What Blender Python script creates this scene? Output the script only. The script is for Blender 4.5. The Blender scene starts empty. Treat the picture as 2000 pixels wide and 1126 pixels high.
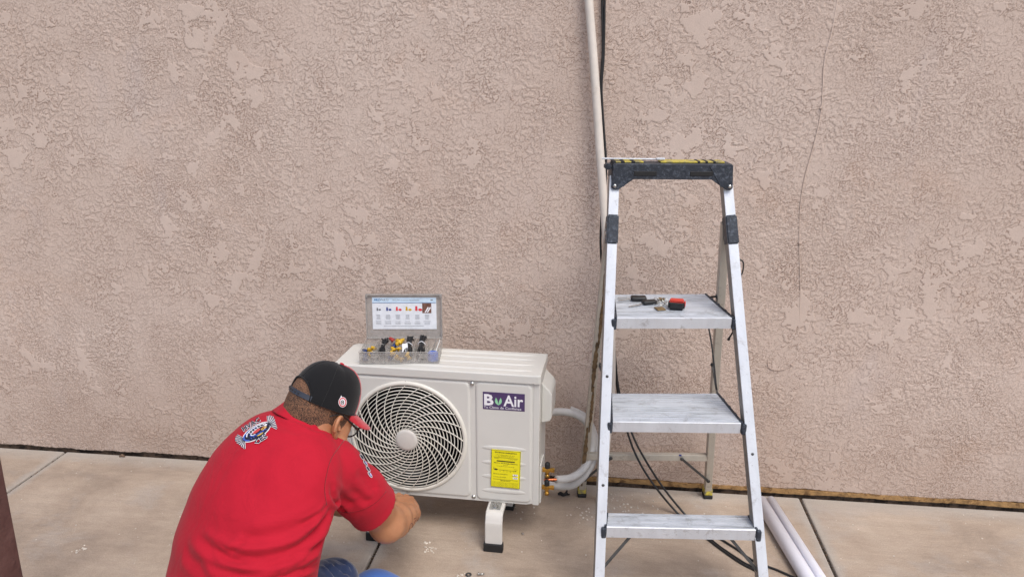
import bpy, bmesh, math, random
import numpy as np
from mathutils import Vector, Matrix
from mathutils.bvhtree import BVHTree
random.seed(7); rng = np.random.default_rng(7)
S = bpy.context.scene
COL = S.collection
R = math.radians
# ------------------------------------------------------------------ camera
CAM_H, CAM_D = 1.65, 2.9214
PITCH, YAW, ROLL, FPX = R(15.4), R(6.7), R(0.2), 1500.0
fw = Vector((-math.sin(YAW)*math.cos(PITCH), math.cos(YAW)*math.cos(PITCH), -math.sin(PITCH)))
r0 = Vector((math.cos(YAW), math.sin(YAW), 0)); u0 = r0.cross(fw)
rt = r0*math.cos(ROLL) + u0*math.sin(ROLL); upv = rt.cross(fw)
CL = Vector((0, -CAM_D, CAM_H))
cd = bpy.data.cameras.new('camera'); cam = bpy.data.objects.new('camera', cd); COL.objects.link(cam)
M3 = Matrix((rt, upv, -fw)).transposed()
cam.matrix_world = Matrix.Translation(CL) @ M3.to_4x4()
cd.sensor_fit = 'HORIZONTAL'; cd.sensor_width = 36; cd.lens = 36*FPX/2000
cd.clip_start = 0.02; cd.clip_end = 500
S.camera = cam
def ray(px, py): return fw + rt*((px-1000)/FPX) + upv*((563-py)/FPX)
def at(px, py, Y):                       # a measured photo point at the distance Y of the place
    d = ray(px, py); return CL + d*((Y-CL.y)/d.y)
def onz(px, py, Z):
    d = ray(px, py); return CL + d*((Z-CL.z)/d.z)
# ------------------------------------------------------------------ light
SUN_EL, SUN_AZ = R(57), R(144)           # azimuth from +Y clockwise
w = bpy.data.worlds.new('World'); S.world = w; w.use_nodes = True
nt = w.node_tree; bg = nt.nodes['Background']
sky = nt.nodes.new('ShaderNodeTexSky'); sky.sky_type = 'NISHITA'; sky.sun_disc = False
sky.sun_elevation = SUN_EL; sky.sun_rotation = SUN_AZ; sky.air_density = 1.0; sky.dust_density = 3.0
nt.links.new(sky.outputs[0], bg.inputs[0]); bg.inputs[1].default_value = 0.15
sd = bpy.data.lights.new('sun', 'SUN'); sd.energy = 1.6; sd.angle = R(30); sd.color = (1.0, .965, .92)
sun = bpy.data.objects.new('sun', sd); COL.objects.link(sun)
sdir = Vector((math.sin(SUN_AZ)*math.cos(SUN_EL), math.cos(SUN_AZ)*math.cos(SUN_EL), math.sin(SUN_EL)))
sun.rotation_euler = sdir.to_track_quat('Z', 'Y').to_euler(); sun.location = (1, -4, 6)
S.view_settings.view_transform = 'Standard'; S.view_settings.look = 'None'
S.view_settings.gamma = 1; S.view_settings.exposure = 0.25
# ------------------------------------------------------------------ materials
def srgb(r, g, b):
    f = lambda c: c/12.92 if c <= .04045 else ((c+.055)/1.055)**2.4
    return (f(r/255), f(g/255), f(b/255), 1)
class NT:
    def __init__(s, name):
        s.m = bpy.data.materials.new(name); s.m.use_nodes = True; s.t = s.m.node_tree
        s.p = s.t.nodes['Principled BSDF']
        s.tc = s.t.nodes.new('ShaderNodeTexCoord')
    def n(s, kind, **kw):
        x = s.t.nodes.new(kind)
        for k, v in kw.items(): setattr(x, k, v)
        return x
    def l(s, a, b): s.t.links.new(a, b)
    def mapped(s, scale=(1,1,1), rot=(0,0,0), co='Object'):
        m = s.n('ShaderNodeMapping'); m.inputs['Scale'].default_value = scale; m.inputs['Rotation'].default_value = rot
        s.l(s.tc.outputs[co], m.inputs[0]); return m.outputs[0]
    def noise(s, sc, det=3, rough=.5, dist=0, vec=None, out=0):
        x = s.n('ShaderNodeTexNoise'); x.inputs['Scale'].default_value = sc; x.inputs['Detail'].default_value = det
        x.inputs['Roughness'].default_value = rough; x.inputs['Distortion'].default_value = dist
        s.l(vec if vec is not None else s.tc.outputs['Object'], x.inputs['Vector']); return x.outputs[out]
    def ramp(s, inp, pts, interp='LINEAR'):
        x = s.n('ShaderNodeValToRGB'); cr = x.color_ramp; cr.interpolation = interp
        while len(cr.elements) < len(pts): cr.elements.new(.5)
        for e, (p, c) in zip(cr.elements, pts):
            e.position = p; e.color = c if isinstance(c, tuple) else (c, c, c, 1)
        s.l(inp, x.inputs[0]); return x.outputs[0]
    def mix(s, fac, a, b, mode='MIX'):
        x = s.n('ShaderNodeMix', data_type='RGBA', blend_type=mode)
        for v, i in ((fac, 0), (a, 6), (b, 7)):
            if isinstance(v, (int, float)): x.inputs[i].default_value = v
            elif isinstance(v, tuple): x.inputs[i].default_value = v
            else: s.l(v, x.inputs[i])
        return x.outputs[2]
    def math(s, op, a, b=None, c=None):
        x = s.n('ShaderNodeMath', operation=op)
        for i, v in enumerate((a, b, c)):
            if v is None: continue
            if isinstance(v, (int, float)): x.inputs[i].default_value = v
            else: s.l(v, x.inputs[i])
        return x.outputs[0]
    def sep(s, v=None):
        x = s.n('ShaderNodeSeparateXYZ'); s.l(v if v is not None else s.tc.outputs['Object'], x.inputs[0]); return x.outputs
    def bump(s, h, dist=.001, strength=1.0, normal=None):
        x = s.n('ShaderNodeBump'); x.inputs['Distance'].default_value = dist; x.inputs['Strength'].default_value = strength
        s.l(h, x.inputs['Height'])
        if normal is not None: s.l(normal, x.inputs['Normal'])
        return x.outputs[0]
def simple(name, col, rough=.5, metal=0, var=.06, vs=25, bump=0, bs=200, spec=None, dirt=None, dirt_t=(.55,.7), dirt_s=9, rv=.08, **kw):
    t = NT(name); c = tuple(col)
    f = t.noise(vs, 4, .6)
    d = tuple(max(0, v*(1-var*2)) for v in c[:3])+(1,); b = tuple(min(1, v*(1+var)) for v in c[:3])+(1,)
    o = t.ramp(f, [(.3, d), (.7, b)])
    if dirt:
        m = t.ramp(t.noise(dirt_s, 8, .7, .4), [(dirt_t[0], 0.), (dirt_t[1], 1.)])
        o = t.mix(m, o, dirt)
    t.l(o, t.p.inputs['Base Color'])
    rr = t.ramp(t.noise(vs*2, 3), [(.3, max(0, rough-rv)), (.7, min(1, rough+rv))]); t.l(rr, t.p.inputs['Roughness'])
    t.p.inputs['Metallic'].default_value = metal
    if spec is not None: t.p.inputs['Specular IOR Level'].default_value = spec
    if bump: t.l(t.bump(t.noise(bs, 3), bump), t.p.inputs['Normal'])
    for k, v in kw.items(): t.p.inputs[k.replace('_', ' ')].default_value = v
    return t.m
def stucco(name):
    t = NT(name); v = t.mapped((1, 1, 1)); S_ = lambda n, a, b, lo=0., hi=1.: t.ramp(n, [(a, lo), (b, hi)])
    c = t.ramp(t.noise(.9, 5, .6, .3, v), [(.3, srgb(198, 179, 166)), (.55, srgb(205, 187, 175)), (.8, srgb(211, 196, 185))])
    c = t.mix(1.0, c, t.ramp(t.noise(45, 4, .7, 0, v), [(.3, .95), (.7, 1.04)]), 'MULTIPLY')
    at_ = t.n('ShaderNodeAttribute', attribute_name='crevice')     # crevice shade painted into the colour along the low seams of the texture
    seam_shade = t.math('MULTIPLY', at_.outputs['Fac'], S_(t.noise(6, 5, .7, .3, v), .35, .65, .35, .9))
    c = t.mix(seam_shade, c, srgb(116, 88, 72))
    c = t.mix(S_(t.noise(2.2, 7, .7, .5, v), .56, .76, 0., .26), c, srgb(192, 158, 134))
    c = t.mix(S_(t.noise(3.1, 6, .7, .2, t.mapped((1, 1, .35))), .58, .78, 0., .32), c, srgb(182, 172, 172))
    low = t.math('MULTIPLY', t.ramp(t.sep()[2], [(.0, .75), (.55, 0.)]), t.noise(5, 6, .7))
    c = t.mix(low, c, srgb(150, 128, 112))
    t.l(c, t.p.inputs['Base Color']); t.p.inputs['Roughness'].default_value = .88; t.p.inputs['Specular IOR Level'].default_value = .2
    t.l(t.bump(t.noise(260, 3, .6, .4, v), .0006, 1.0), t.p.inputs['Normal'])
    return t.m
def concrete(name):
    t = NT(name); xyz = t.sep()
    v = t.mapped((1, 1.15, 1))
    c = t.ramp(t.noise(2.6, 10, .72, .3, v), [(.30, srgb(144, 129, 115)), (.5, srgb(171, 154, 137)), (.68, srgb(186, 170, 153))])
    g = t.ramp(t.noise(3.2, 7, .66, .4, v), [(.52, 0.), (.72, .6)])
    c = t.mix(g, c, srgb(178, 172, 166))
    # grey cement along the wall and the tooled joints
    ny = t.noise(14, 5, .7)
    e = t.math('ADD', xyz[1], t.math('MULTIPLY', t.math('SUBTRACT', ny, .5), .10))
    ew = t.ramp(e, [(0, 0.), (.0, 0.)]);
    mr = t.n('ShaderNodeMapRange'); t.l(e, mr.inputs[0]); mr.inputs[1].default_value = -.115; mr.inputs[2].default_value = -.02; mr.inputs[3].default_value = 0; mr.inputs[4].default_value = .85
    c = t.mix(mr.outputs[0], c, srgb(178, 170, 160))
    xm = t.math('PINGPONG', t.math('ADD', xyz[0], .770+16.15), .8075)
    xm = t.math('ADD', xm, t.math('MULTIPLY', t.math('SUBTRACT', ny, .5), .05))
    mj = t.n('ShaderNodeMapRange'); t.l(xm, mj.inputs[0]); mj.inputs[1].default_value = .045; mj.inputs[2].default_value = .012; mj.inputs[3].default_value = 0; mj.inputs[4].default_value = .8
    c = t.mix(mj.outputs[0], c, srgb(172, 165, 156))
    sp = t.ramp(t.noise(60, 4, .7), [(.66, 0.), (.74, .5)]); c = t.mix(sp, c, srgb(205, 195, 182))
    dk = t.ramp(t.noise(95, 3, .7), [(.70, 0.), (.76, .5)]); c = t.mix(dk, c, srgb(112, 96, 84))
    fg = t.ramp(t.noise(210, 4, .75), [(.30, .80), (.70, 1.12)]); c = t.mix(1.0, c, fg, 'MULTIPLY')
    sw = t.ramp(t.noise(9, 6, .7, 1.0, t.mapped((.5, 3, 1), (0, 0, .5))), [(.35, .93), (.65, 1.05)]); c = t.mix(1.0, c, sw, 'MULTIPLY')
    t.l(c, t.p.inputs['Base Color'])
    t.l(t.ramp(t.noise(6, 4), [(.3, .62), (.7, .85)]), t.p.inputs['Roughness'])
    h = t.math('ADD', t.noise(18, 6, .7, .3, t.mapped((1, 3, 1))), t.math('MULTIPLY', t.noise(260, 2, .6), .5))
    t.l(t.bump(h, .003, 1.0), t.p.inputs['Normal'])
    return t.m
def fabric(name, col, weave=900, rough=.85, sheen=.3, var=.05, wr=0.0):
    t = NT(name)
    d = tuple(v*(1-var) for v in col[:3])+(1,); b = tuple(min(1, v*(1+var)) for v in col[:3])+(1,)
    t.l(t.ramp(t.noise(14, 5, .6), [(.3, d), (.7, b)]), t.p.inputs['Base Color'])
    t.p.inputs['Roughness'].default_value = rough; t.p.inputs['Sheen Weight'].default_value = sheen
    t.p.inputs['Specular IOR Level'].default_value = .2
    n1 = t.bump(t.noise(weave, 2, .6), .0004, .6)
    n2 = t.bump(t.noise(7, 3, .5, 1.2), .012 if wr else .004, .5+wr, n1)
    t.l(n2, t.p.inputs['Normal']); return t.m
def aluminium(name, col, dirty):
    t = NT(name)
    c = t.ramp(t.noise(30, 5, .6, 0, t.mapped((1, 1, .15))), [(.3, tuple(v*.88 for v in col[:3])+(1,)), (.7, col)])
    c = t.mix(t.ramp(t.noise(22, 8, .75, .5), [(.56, 0.), (.70, dirty)]), c, srgb(118, 108, 98))
    c = t.mix(t.ramp(t.noise(120, 4, .7), [(.64, 0.), (.72, dirty)]), c, srgb(96, 86, 78))
    c = t.mix(t.ramp(t.noise(60, 5, .8, .3), [(.64, 0.), (.70, .5)]), c, srgb(235, 232, 225))
    t.l(c, t.p.inputs['Base Color']); t.p.inputs['Metallic'].default_value = .35
    t.l(t.ramp(t.noise(40, 4), [(.3, .35), (.7, .6)]), t.p.inputs['Roughness'])
    t.l(t.bump(t.noise(80, 5, .7), .0006), t.p.inputs['Normal']); return t.m
def clear(name, col, alpha, rough=.3):
    t = NT(name); t.l(t.ramp(t.noise(30, 6, .7), [(.35, tuple(v*.8 for v in col[:3])+(1,)), (.65, col)]), t.p.inputs['Base Color'])
    t.l(t.ramp(t.noise(45, 6, .75), [(.3, max(0, alpha-.12)), (.75, min(1, alpha+.22))]), t.p.inputs['Alpha'])
    t.p.inputs['Roughness'].default_value = rough; return t.m
M = {}
M['stucco'] = stucco('stucco'); M['concrete'] = concrete('concrete')
M['dirt'] = simple('dark_soil', srgb(70, 58, 48), .95, bump=.002, bs=90)
M['foundation'] = simple('foundation', srgb(120, 98, 80), .9, var=.2, vs=30, bump=.003, bs=60, dirt=srgb(52, 42, 34), dirt_t=(.45, .6), dirt_s=16)
M['ochre'] = simple('ochre_trim', srgb(166, 130, 84), .85, var=.18, vs=30, bump=.003, bs=80, dirt=srgb(104, 76, 46), dirt_t=(.5, .62), dirt_s=26)
M['ac'] = simple('cream_painted_metal', srgb(206, 205, 199), .36, rv=.03, var=.02, vs=5, bump=.0002, bs=500)
M['ac_grille'] = simple('cream_grille', srgb(216, 213, 203), .4, var=.02)
M['ac_grey'] = simple('light_grey_plastic', srgb(205, 202, 196), .5, var=.02)
M['black'] = simple('black_rubber', (.012, .012, .013, 1), .6, var=.2)
M['inside'] = simple('dark_interior', (.01, .01, .011, 1), .8)
M['blade'] = simple('dark_fan_blade', (.006, .006, .007, 1), .9, spec=.1)
M['coil'] = simple('coil_fins', srgb(34, 35, 37), .9, 0, var=.3, vs=80, spec=.1)
M['chrome'] = simple('zinc_screw', srgb(190, 190, 186), .25, .9)
M['brass'] = simple('brass', srgb(196, 150, 70), .3, .9, var=.2)
M['copper'] = simple('copper', srgb(205, 120, 80), .3, .9)
M['foam'] = simple('white_foam_insulation', srgb(198, 196, 193), .7, var=.06, bump=.0015, bs=60)
M['pvc'] = simple('white_pvc', srgb(226, 228, 238), .4, var=.015, rv=.02)
M['conduit'] = simple('beige_conduit', srgb(216, 208, 198), .6, var=.04, dirt=srgb(186, 172, 156), dirt_t=(.6, .75))
M['alu'] = aluminium('brushed_aluminium', srgb(214, 218, 224), .55)
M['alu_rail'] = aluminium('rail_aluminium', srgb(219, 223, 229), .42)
M['alu_shaded'] = aluminium('shaded_rail_side', srgb(150, 147, 142), .7)  # rail colour darkened to paint in the shade on the side plates, plus grime
M['alu_old'] = aluminium('aged_aluminium', srgb(190, 184, 172), .6)
def tread_mat():
    t = NT('worn_tread'); v = t.mapped((.12, 1, 1))
    c = t.ramp(t.noise(60, 6, .7, 0, v), [(.28, srgb(140, 143, 146)), (.46, srgb(194, 200, 207)), (.72, srgb(216, 221, 228))])
    c = t.mix(t.ramp(t.noise(20, 8, .75, .5), [(.54, 0.), (.70, .45)]), c, srgb(112, 108, 104))
    c = t.mix(t.ramp(t.noise(70, 5, .8, .3), [(.62, 0.), (.68, .6)]), c, srgb(226, 224, 218))
    t.l(c, t.p.inputs['Base Color']); t.p.inputs['Metallic'].default_value = .3; t.p.inputs['Roughness'].default_value = .55
    t.l(t.bump(t.noise(90, 5, .7, 0, v), .0008), t.p.inputs['Normal']); return t.m
M['tread'] = tread_mat()
M['glue'] = simple('dried_brown_glue', srgb(112, 90, 62), .7, var=.3, vs=50, bump=.002, bs=150)
M['ladder_black'] = simple('worn_black_plastic', srgb(40, 46, 56), .5, var=.1, bump=.0008, bs=160, dirt=srgb(104, 112, 124), dirt_t=(.50, .80), dirt_s=95)
M['yellow'] = simple('yellow_plastic', srgb(200, 182, 70), .5, var=.1, dirt=srgb(110, 106, 92), dirt_t=(.44, .62), dirt_s=40)
M['steel'] = simple('dark_steel', srgb(84, 84, 84), .5, .5, var=.2, dirt=srgb(40, 38, 36))
M['cable'] = simple('black_cable', (.014, .014, .015, 1), .45)
M['purple'] = simple('purple_label', srgb(74, 56, 98), .4, var=.03)
M['white_ink'] = simple('white_ink', srgb(232, 232, 236), .5, var=.01)
M['green_ink'] = simple('pale_green_ink', srgb(150, 212, 168), .5, var=.08, vs=90)
M['green_dark'] = simple('green_ink', srgb(84, 150, 104), .5)
M['label_yellow'] = simple('yellow_label', srgb(232, 222, 20), .45, var=.02)
M['ink'] = simple('black_ink', srgb(44, 42, 24), .6)
M['paper'] = simple('paper_insert', srgb(222, 226, 232), .5, var=.05, vs=60)
M['light_blue'] = simple('light_blue_band', srgb(200, 222, 240), .5)
M['blue_ink'] = simple('blue_ink', srgb(40, 110, 170), .5)
M['grey_ink'] = simple('grey_ink', srgb(110, 112, 118), .6)
M['red_ink'] = simple('red_ink', srgb(214, 60, 66), .5); M['navy'] = simple('navy_plastic', srgb(34, 54, 130), .4)
M['nut_yellow'] = simple('yellow_wire_nut', srgb(206, 164, 36), .4); M['nut_red'] = simple('red_wire_nut', srgb(160, 44, 36), .4)
M['nut_blue'] = simple('blue_wire_nut', srgb(36, 58, 112), .4); M['cap_blue'] = simple('blue_cap', srgb(70, 110, 205), .4)
M['clear'] = clear('dusty_clear_plastic', srgb(200, 196, 190), .28); M['clear_lid'] = clear('scratched_clear_lid', srgb(180, 176, 172), .55)
M['shirt'] = fabric('red_polo_fabric', srgb(176, 24, 44), sheen=.05, wr=.1); M['seam'] = fabric('red_seam', srgb(120, 10, 22))
M['jeans'] = fabric('navy_denim', srgb(42, 54, 84), 700, var=.25, wr=.2); M['stitch'] = fabric('denim_stitch', srgb(74, 82, 110))
M['blue_cloth'] = fabric('bright_blue_cloth', srgb(72, 112, 186), 500)
M['cap_black'] = fabric('black_cap_fabric', srgb(21, 21, 23), 1200, sheen=.15); M['cap_red'] = fabric('red_cap_fabric', srgb(186, 32, 48), 1200)
M['strap'] = simple('grey_blue_snap_strap', srgb(52, 56, 66), .5)
M['glass_frame'] = simple('black_glasses_frame', (.01, .01, .01, 1), .3)
M['lens'] = clear('spectacle_lens', srgb(200, 206, 205), .18, .05)
M['post'] = simple('brown_painted_wood', srgb(98, 70, 64), .7, var=.12, vs=18, bump=.002, bs=60, dirt=srgb(66, 46, 42), dirt_t=(.55, .7), dirt_s=30)
M['chip'] = simple('mortar_crumbs', srgb(206, 198, 186), .9, var=.1)
M['orange'] = simple('red_orange_plastic', srgb(206, 54, 38), .4, var=.05)
M['tag'] = simple('worn_brass_tag', srgb(150, 128, 92), .4, .6, var=.2, vs=80)
def skin_mat():
    t = NT('skin')
    c = t.ramp(t.noise(16, 5, .6), [(.3, srgb(166, 112, 78)), (.7, srgb(186, 132, 96))])
    c = t.mix(t.ramp(t.noise(420, 2, .6), [(.55, 0.), (.75, .18)]), c, srgb(120, 74, 52))
    t.l(c, t.p.inputs['Base Color']); t.p.inputs['Roughness'].default_value = .5
    t.p.inputs['Subsurface Weight'].default_value = .12; t.p.inputs['Subsurface Radius'].default_value = (.01, .004, .002)
    t.p.inputs['Subsurface Scale'].default_value = .5
    t.l(t.bump(t.noise(350, 3, .6), .0005), t.p.inputs['Normal']); return t.m
M['skin'] = skin_mat()
def hair_mat():
    t = NT('cropped_hair')
    n = t.noise(330, 3, .7)
    fade = t.ramp(t.noise(22, 4, .6), [(.3, .0), (.7, .12)])
    f = t.ramp(t.math('ADD', n, fade), [(.44, 0.), (.68, 1.)])
    c = t.mix(f, srgb(40, 29, 23), srgb(140, 100, 74))
    t.l(c, t.p.inputs['Base Color']); t.p.inputs['Roughness'].default_value = .8
    t.l(t.bump(n, .0025), t.p.inputs['Normal']); return t.m
M['hair'] = hair_mat(); M['hair_dark'] = simple('short_dark_hair', srgb(44, 34, 28), .8, var=.4, vs=300, bump=.002, bs=400)
M['stubble'] = M['hair']
# ------------------------------------------------------------------ object helpers
def link(name, me, mat=None, parent=None, smooth=False):
    if mat is not None:
        for m in (mat if isinstance(mat, list) else [mat]): me.materials.append(m)
    if smooth: me.polygons.foreach_set('use_smooth', [True]*len(me.polygons))
    o = bpy.data.objects.new(name, me); COL.objects.link(o)
    if parent is not None:
        o.parent = parent
    return o
def thing(name, label, cat, loc=(0,0,0), rz=0, group=None):
    o = bpy.data.objects.new(name, None); COL.objects.link(o); o.location = loc; o.rotation_euler = (0, 0, rz)
    o.empty_display_size = .05
    return tag(o, label, cat, group)
def tag(o, label, cat, group=None):
    o['label'] = label; o['category'] = cat
    if group: o['group'] = group
    return o
def kind(o, k, label=None):
    o['kind'] = k
    return o
class MB:                                # mesh builder
    def __init__(s): s.v = []; s.f = []; s.mi = []; s.sm = []
    def add(s, vs, fs, mi=0, sm=False):
        b = len(s.v); s.v += [tuple(v) for v in vs]; s.f += [tuple(i+b for i in f) for f in fs]
        s.mi += [mi]*len(fs); s.sm += [sm]*len(fs)
    def bm(s, bm, M_=None, mi=0, sm=False):
        bm.verts.index_update()
        vs = [(M_ @ v.co) if M_ else v.co.copy() for v in bm.verts]
        s.add(vs, [[v.index for v in f.verts] for f in bm.faces], mi, sm); bm.free()
    def box(s, c, size, rot=None, bev=0, mi=0, seg=2):
        bm = bmesh.new(); bmesh.ops.create_cube(bm, size=1)
        bmesh.ops.scale(bm, vec=size, verts=bm.verts)
        if bev: bmesh.ops.bevel(bm, geom=bm.edges[:], offset=min(bev, min(size)*.45), segments=seg, affect='EDGES', profile=.5)
        m = Matrix.Translation(c)
        if rot is not None: m = m @ (rot if isinstance(rot, Matrix) else Matrix.Rotation(rot, 4, 'Z'))
        s.bm(bm, m, mi, bev > 0 and seg > 2)
    def beam(s, a, b, wx, wy, ref=(0, 1, 0), bev=.002, mi=0):    # box from a to b; wx across, wy along ref
        a = Vector(a); b = Vector(b); z = (b-a).normalized(); y = Vector(ref); y = (y - z*y.dot(z)).normalized(); x = y.cross(z)
        m = Matrix.Translation((a+b)/2) @ Matrix((x, y, z)).transposed().to_4x4()
        s.box((0, 0, 0), (wx, wy, (b-a).length), m, bev, mi)
    def tube(s, pts, r, seg=10, mi=0, smooth=6, cap=True, flat=1.0):
        pts = [Vector(p) for p in pts]; rs = r if isinstance(r, (list, tuple)) else [r]*len(pts)
        if smooth and len(pts) > 2:
            q = []; qr = []
            for i in range(len(pts)-1):
                p0 = pts[max(i-1, 0)]; p1 = pts[i]; p2 = pts[i+1]; p3 = pts[min(i+2, len(pts)-1)]
                for k in range(smooth):
                    t = k/smooth
                    q.append(.5*((2*p1)+(-p0+p2)*t+(2*p0-5*p1+4*p2-p3)*t*t+(-p0+3*p1-3*p2+p3)*t**3)); qr.append(rs[i]*(1-t)+rs[i+1]*t)
            q.append(pts[-1]); qr.append(rs[-1]); pts, rs = q, qr
        vs = []; fs = []; n = None
        for i, p in enumerate(pts):
            d = (pts[min(i+1, len(pts)-1)]-pts[max(i-1, 0)])
            d = d.normalized() if d.length > 1e-9 else Vector((0, 0, 1))
            if n is None: n = d.orthogonal().normalized()
            n = (n-d*n.dot(d)); n = n.normalized() if n.length > 1e-6 else d.orthogonal().normalized()
            b = d.cross(n)
            for k in range(seg):
                a = 2*math.pi*k/seg; vs.append(p+(n*math.cos(a)+b*math.sin(a)*flat)*rs[i])
        for i in range(len(pts)-1):
            for k in range(seg):
                k2 = (k+1) % seg; fs.append((i*seg+k, i*seg+k2, (i+1)*seg+k2, (i+1)*seg+k))
        if cap: fs += [tuple(range(seg))[::-1], tuple((len(pts)-1)*seg+k for k in range(seg))]
        s.add(vs, fs, mi, True)
    def lathe(s, prof, M_, seg=24, mi=0, sm=True):  # prof: (r, z) list
        vs = []; fs = []
        for r, z in prof:
            for k in range(seg):
                a = 2*math.pi*k/seg; vs.append(M_ @ Vector((r*math.cos(a), r*math.sin(a), z)))
        for i in range(len(prof)-1):
            for k in range(seg):
                k2 = (k+1) % seg; fs.append((i*seg+k, i*seg+k2, (i+1)*seg+k2, (i+1)*seg+k))
        s.add(vs, fs, mi, sm)
    def prism(s, poly, d, M_=None, mi=0, bev=0):   # poly in xz, extruded along +y by d
        bm = bmesh.new(); vs = [bm.verts.new((x, 0, z)) for x, z in poly]; f = bm.faces.new(vs)
        r = bmesh.ops.extrude_face_region(bm, geom=[f]); bmesh.ops.translate(bm, vec=(0, d, 0), verts=[v for v in r['geom'] if isinstance(v, bmesh.types.BMVert)])
        bmesh.ops.recalc_face_normals(bm, faces=bm.faces)
        if bev: bmesh.ops.bevel(bm, geom=bm.edges[:], offset=bev, segments=2, affect='EDGES', profile=.5)
        s.bm(bm, M_, mi)
    def build(s, name, mat, parent=None, sharp=True, origin=None):
        me = bpy.data.meshes.new(name)
        vs = s.v
        if origin is not None: vs = [(v[0]-origin[0], v[1]-origin[1], v[2]-origin[2]) for v in s.v]
        me.from_pydata(vs, [], s.f); me.update()
        me.polygons.foreach_set('material_index', s.mi); me.polygons.foreach_set('use_smooth', s.sm)
        o = link(name, me, mat, parent)
        if origin is not None: o.location = origin
        return o
def part(mb, name, mat, root):           # mesh given in world coordinates, parented to a root (or a part of it)
    inv = root_matrix(root).inverted()
    mb.v = [tuple(inv @ Vector(v)) for v in mb.v]
    return mb.build(name, mat, root)
def root_matrix(o):
    m = Matrix.Translation(o.location) @ Matrix.Rotation(o.rotation_euler.z, 4, 'Z')
    return root_matrix(o.parent) @ m if o.parent else m
def lpart(mb, name, mat, root): return mb.build(name, mat, root)   # mesh already in the root's space
def text_geo(s, bold=0, res=2, spacing=1.0):
    c = bpy.data.curves.new('t', 'FONT'); c.body = s; c.size = 1; c.resolution_u = res; c.offset = bold; c.space_character = spacing
    o = bpy.data.objects.new('t', c); COL.objects.link(o)
    bpy.context.view_layer.update()
    dg = bpy.context.evaluated_depsgraph_get(); me = o.evaluated_get(dg).to_mesh()
    v = np.array([p.co[:2] for p in me.vertices]) if len(me.vertices) else np.zeros((0, 2)); f = [tuple(p.vertices) for p in me.polygons]
    o.evaluated_get(dg).to_mesh_clear(); bpy.data.objects.remove(o); bpy.data.curves.remove(c)
    return v, f
def put_text(mb, s, x, z, w, h, y=0, mi=0, bold=0, plane='xz', shear=0):   # text box left x, base z, width w, cap height h on a plane
    v, f = text_geo(s, bold)
    if len(v) == 0: return
    v = v - [v[:, 0].min(), 0]; hh = v[:, 1].max(); ww = v[:, 0].max()
    v = v*[w/ww, h/hh]; v[:, 0] += v[:, 1]*shear
    mb.add([(x+a, y, z+b) for a, b in v], [q[::-1] if False else q for q in f], mi)
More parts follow.
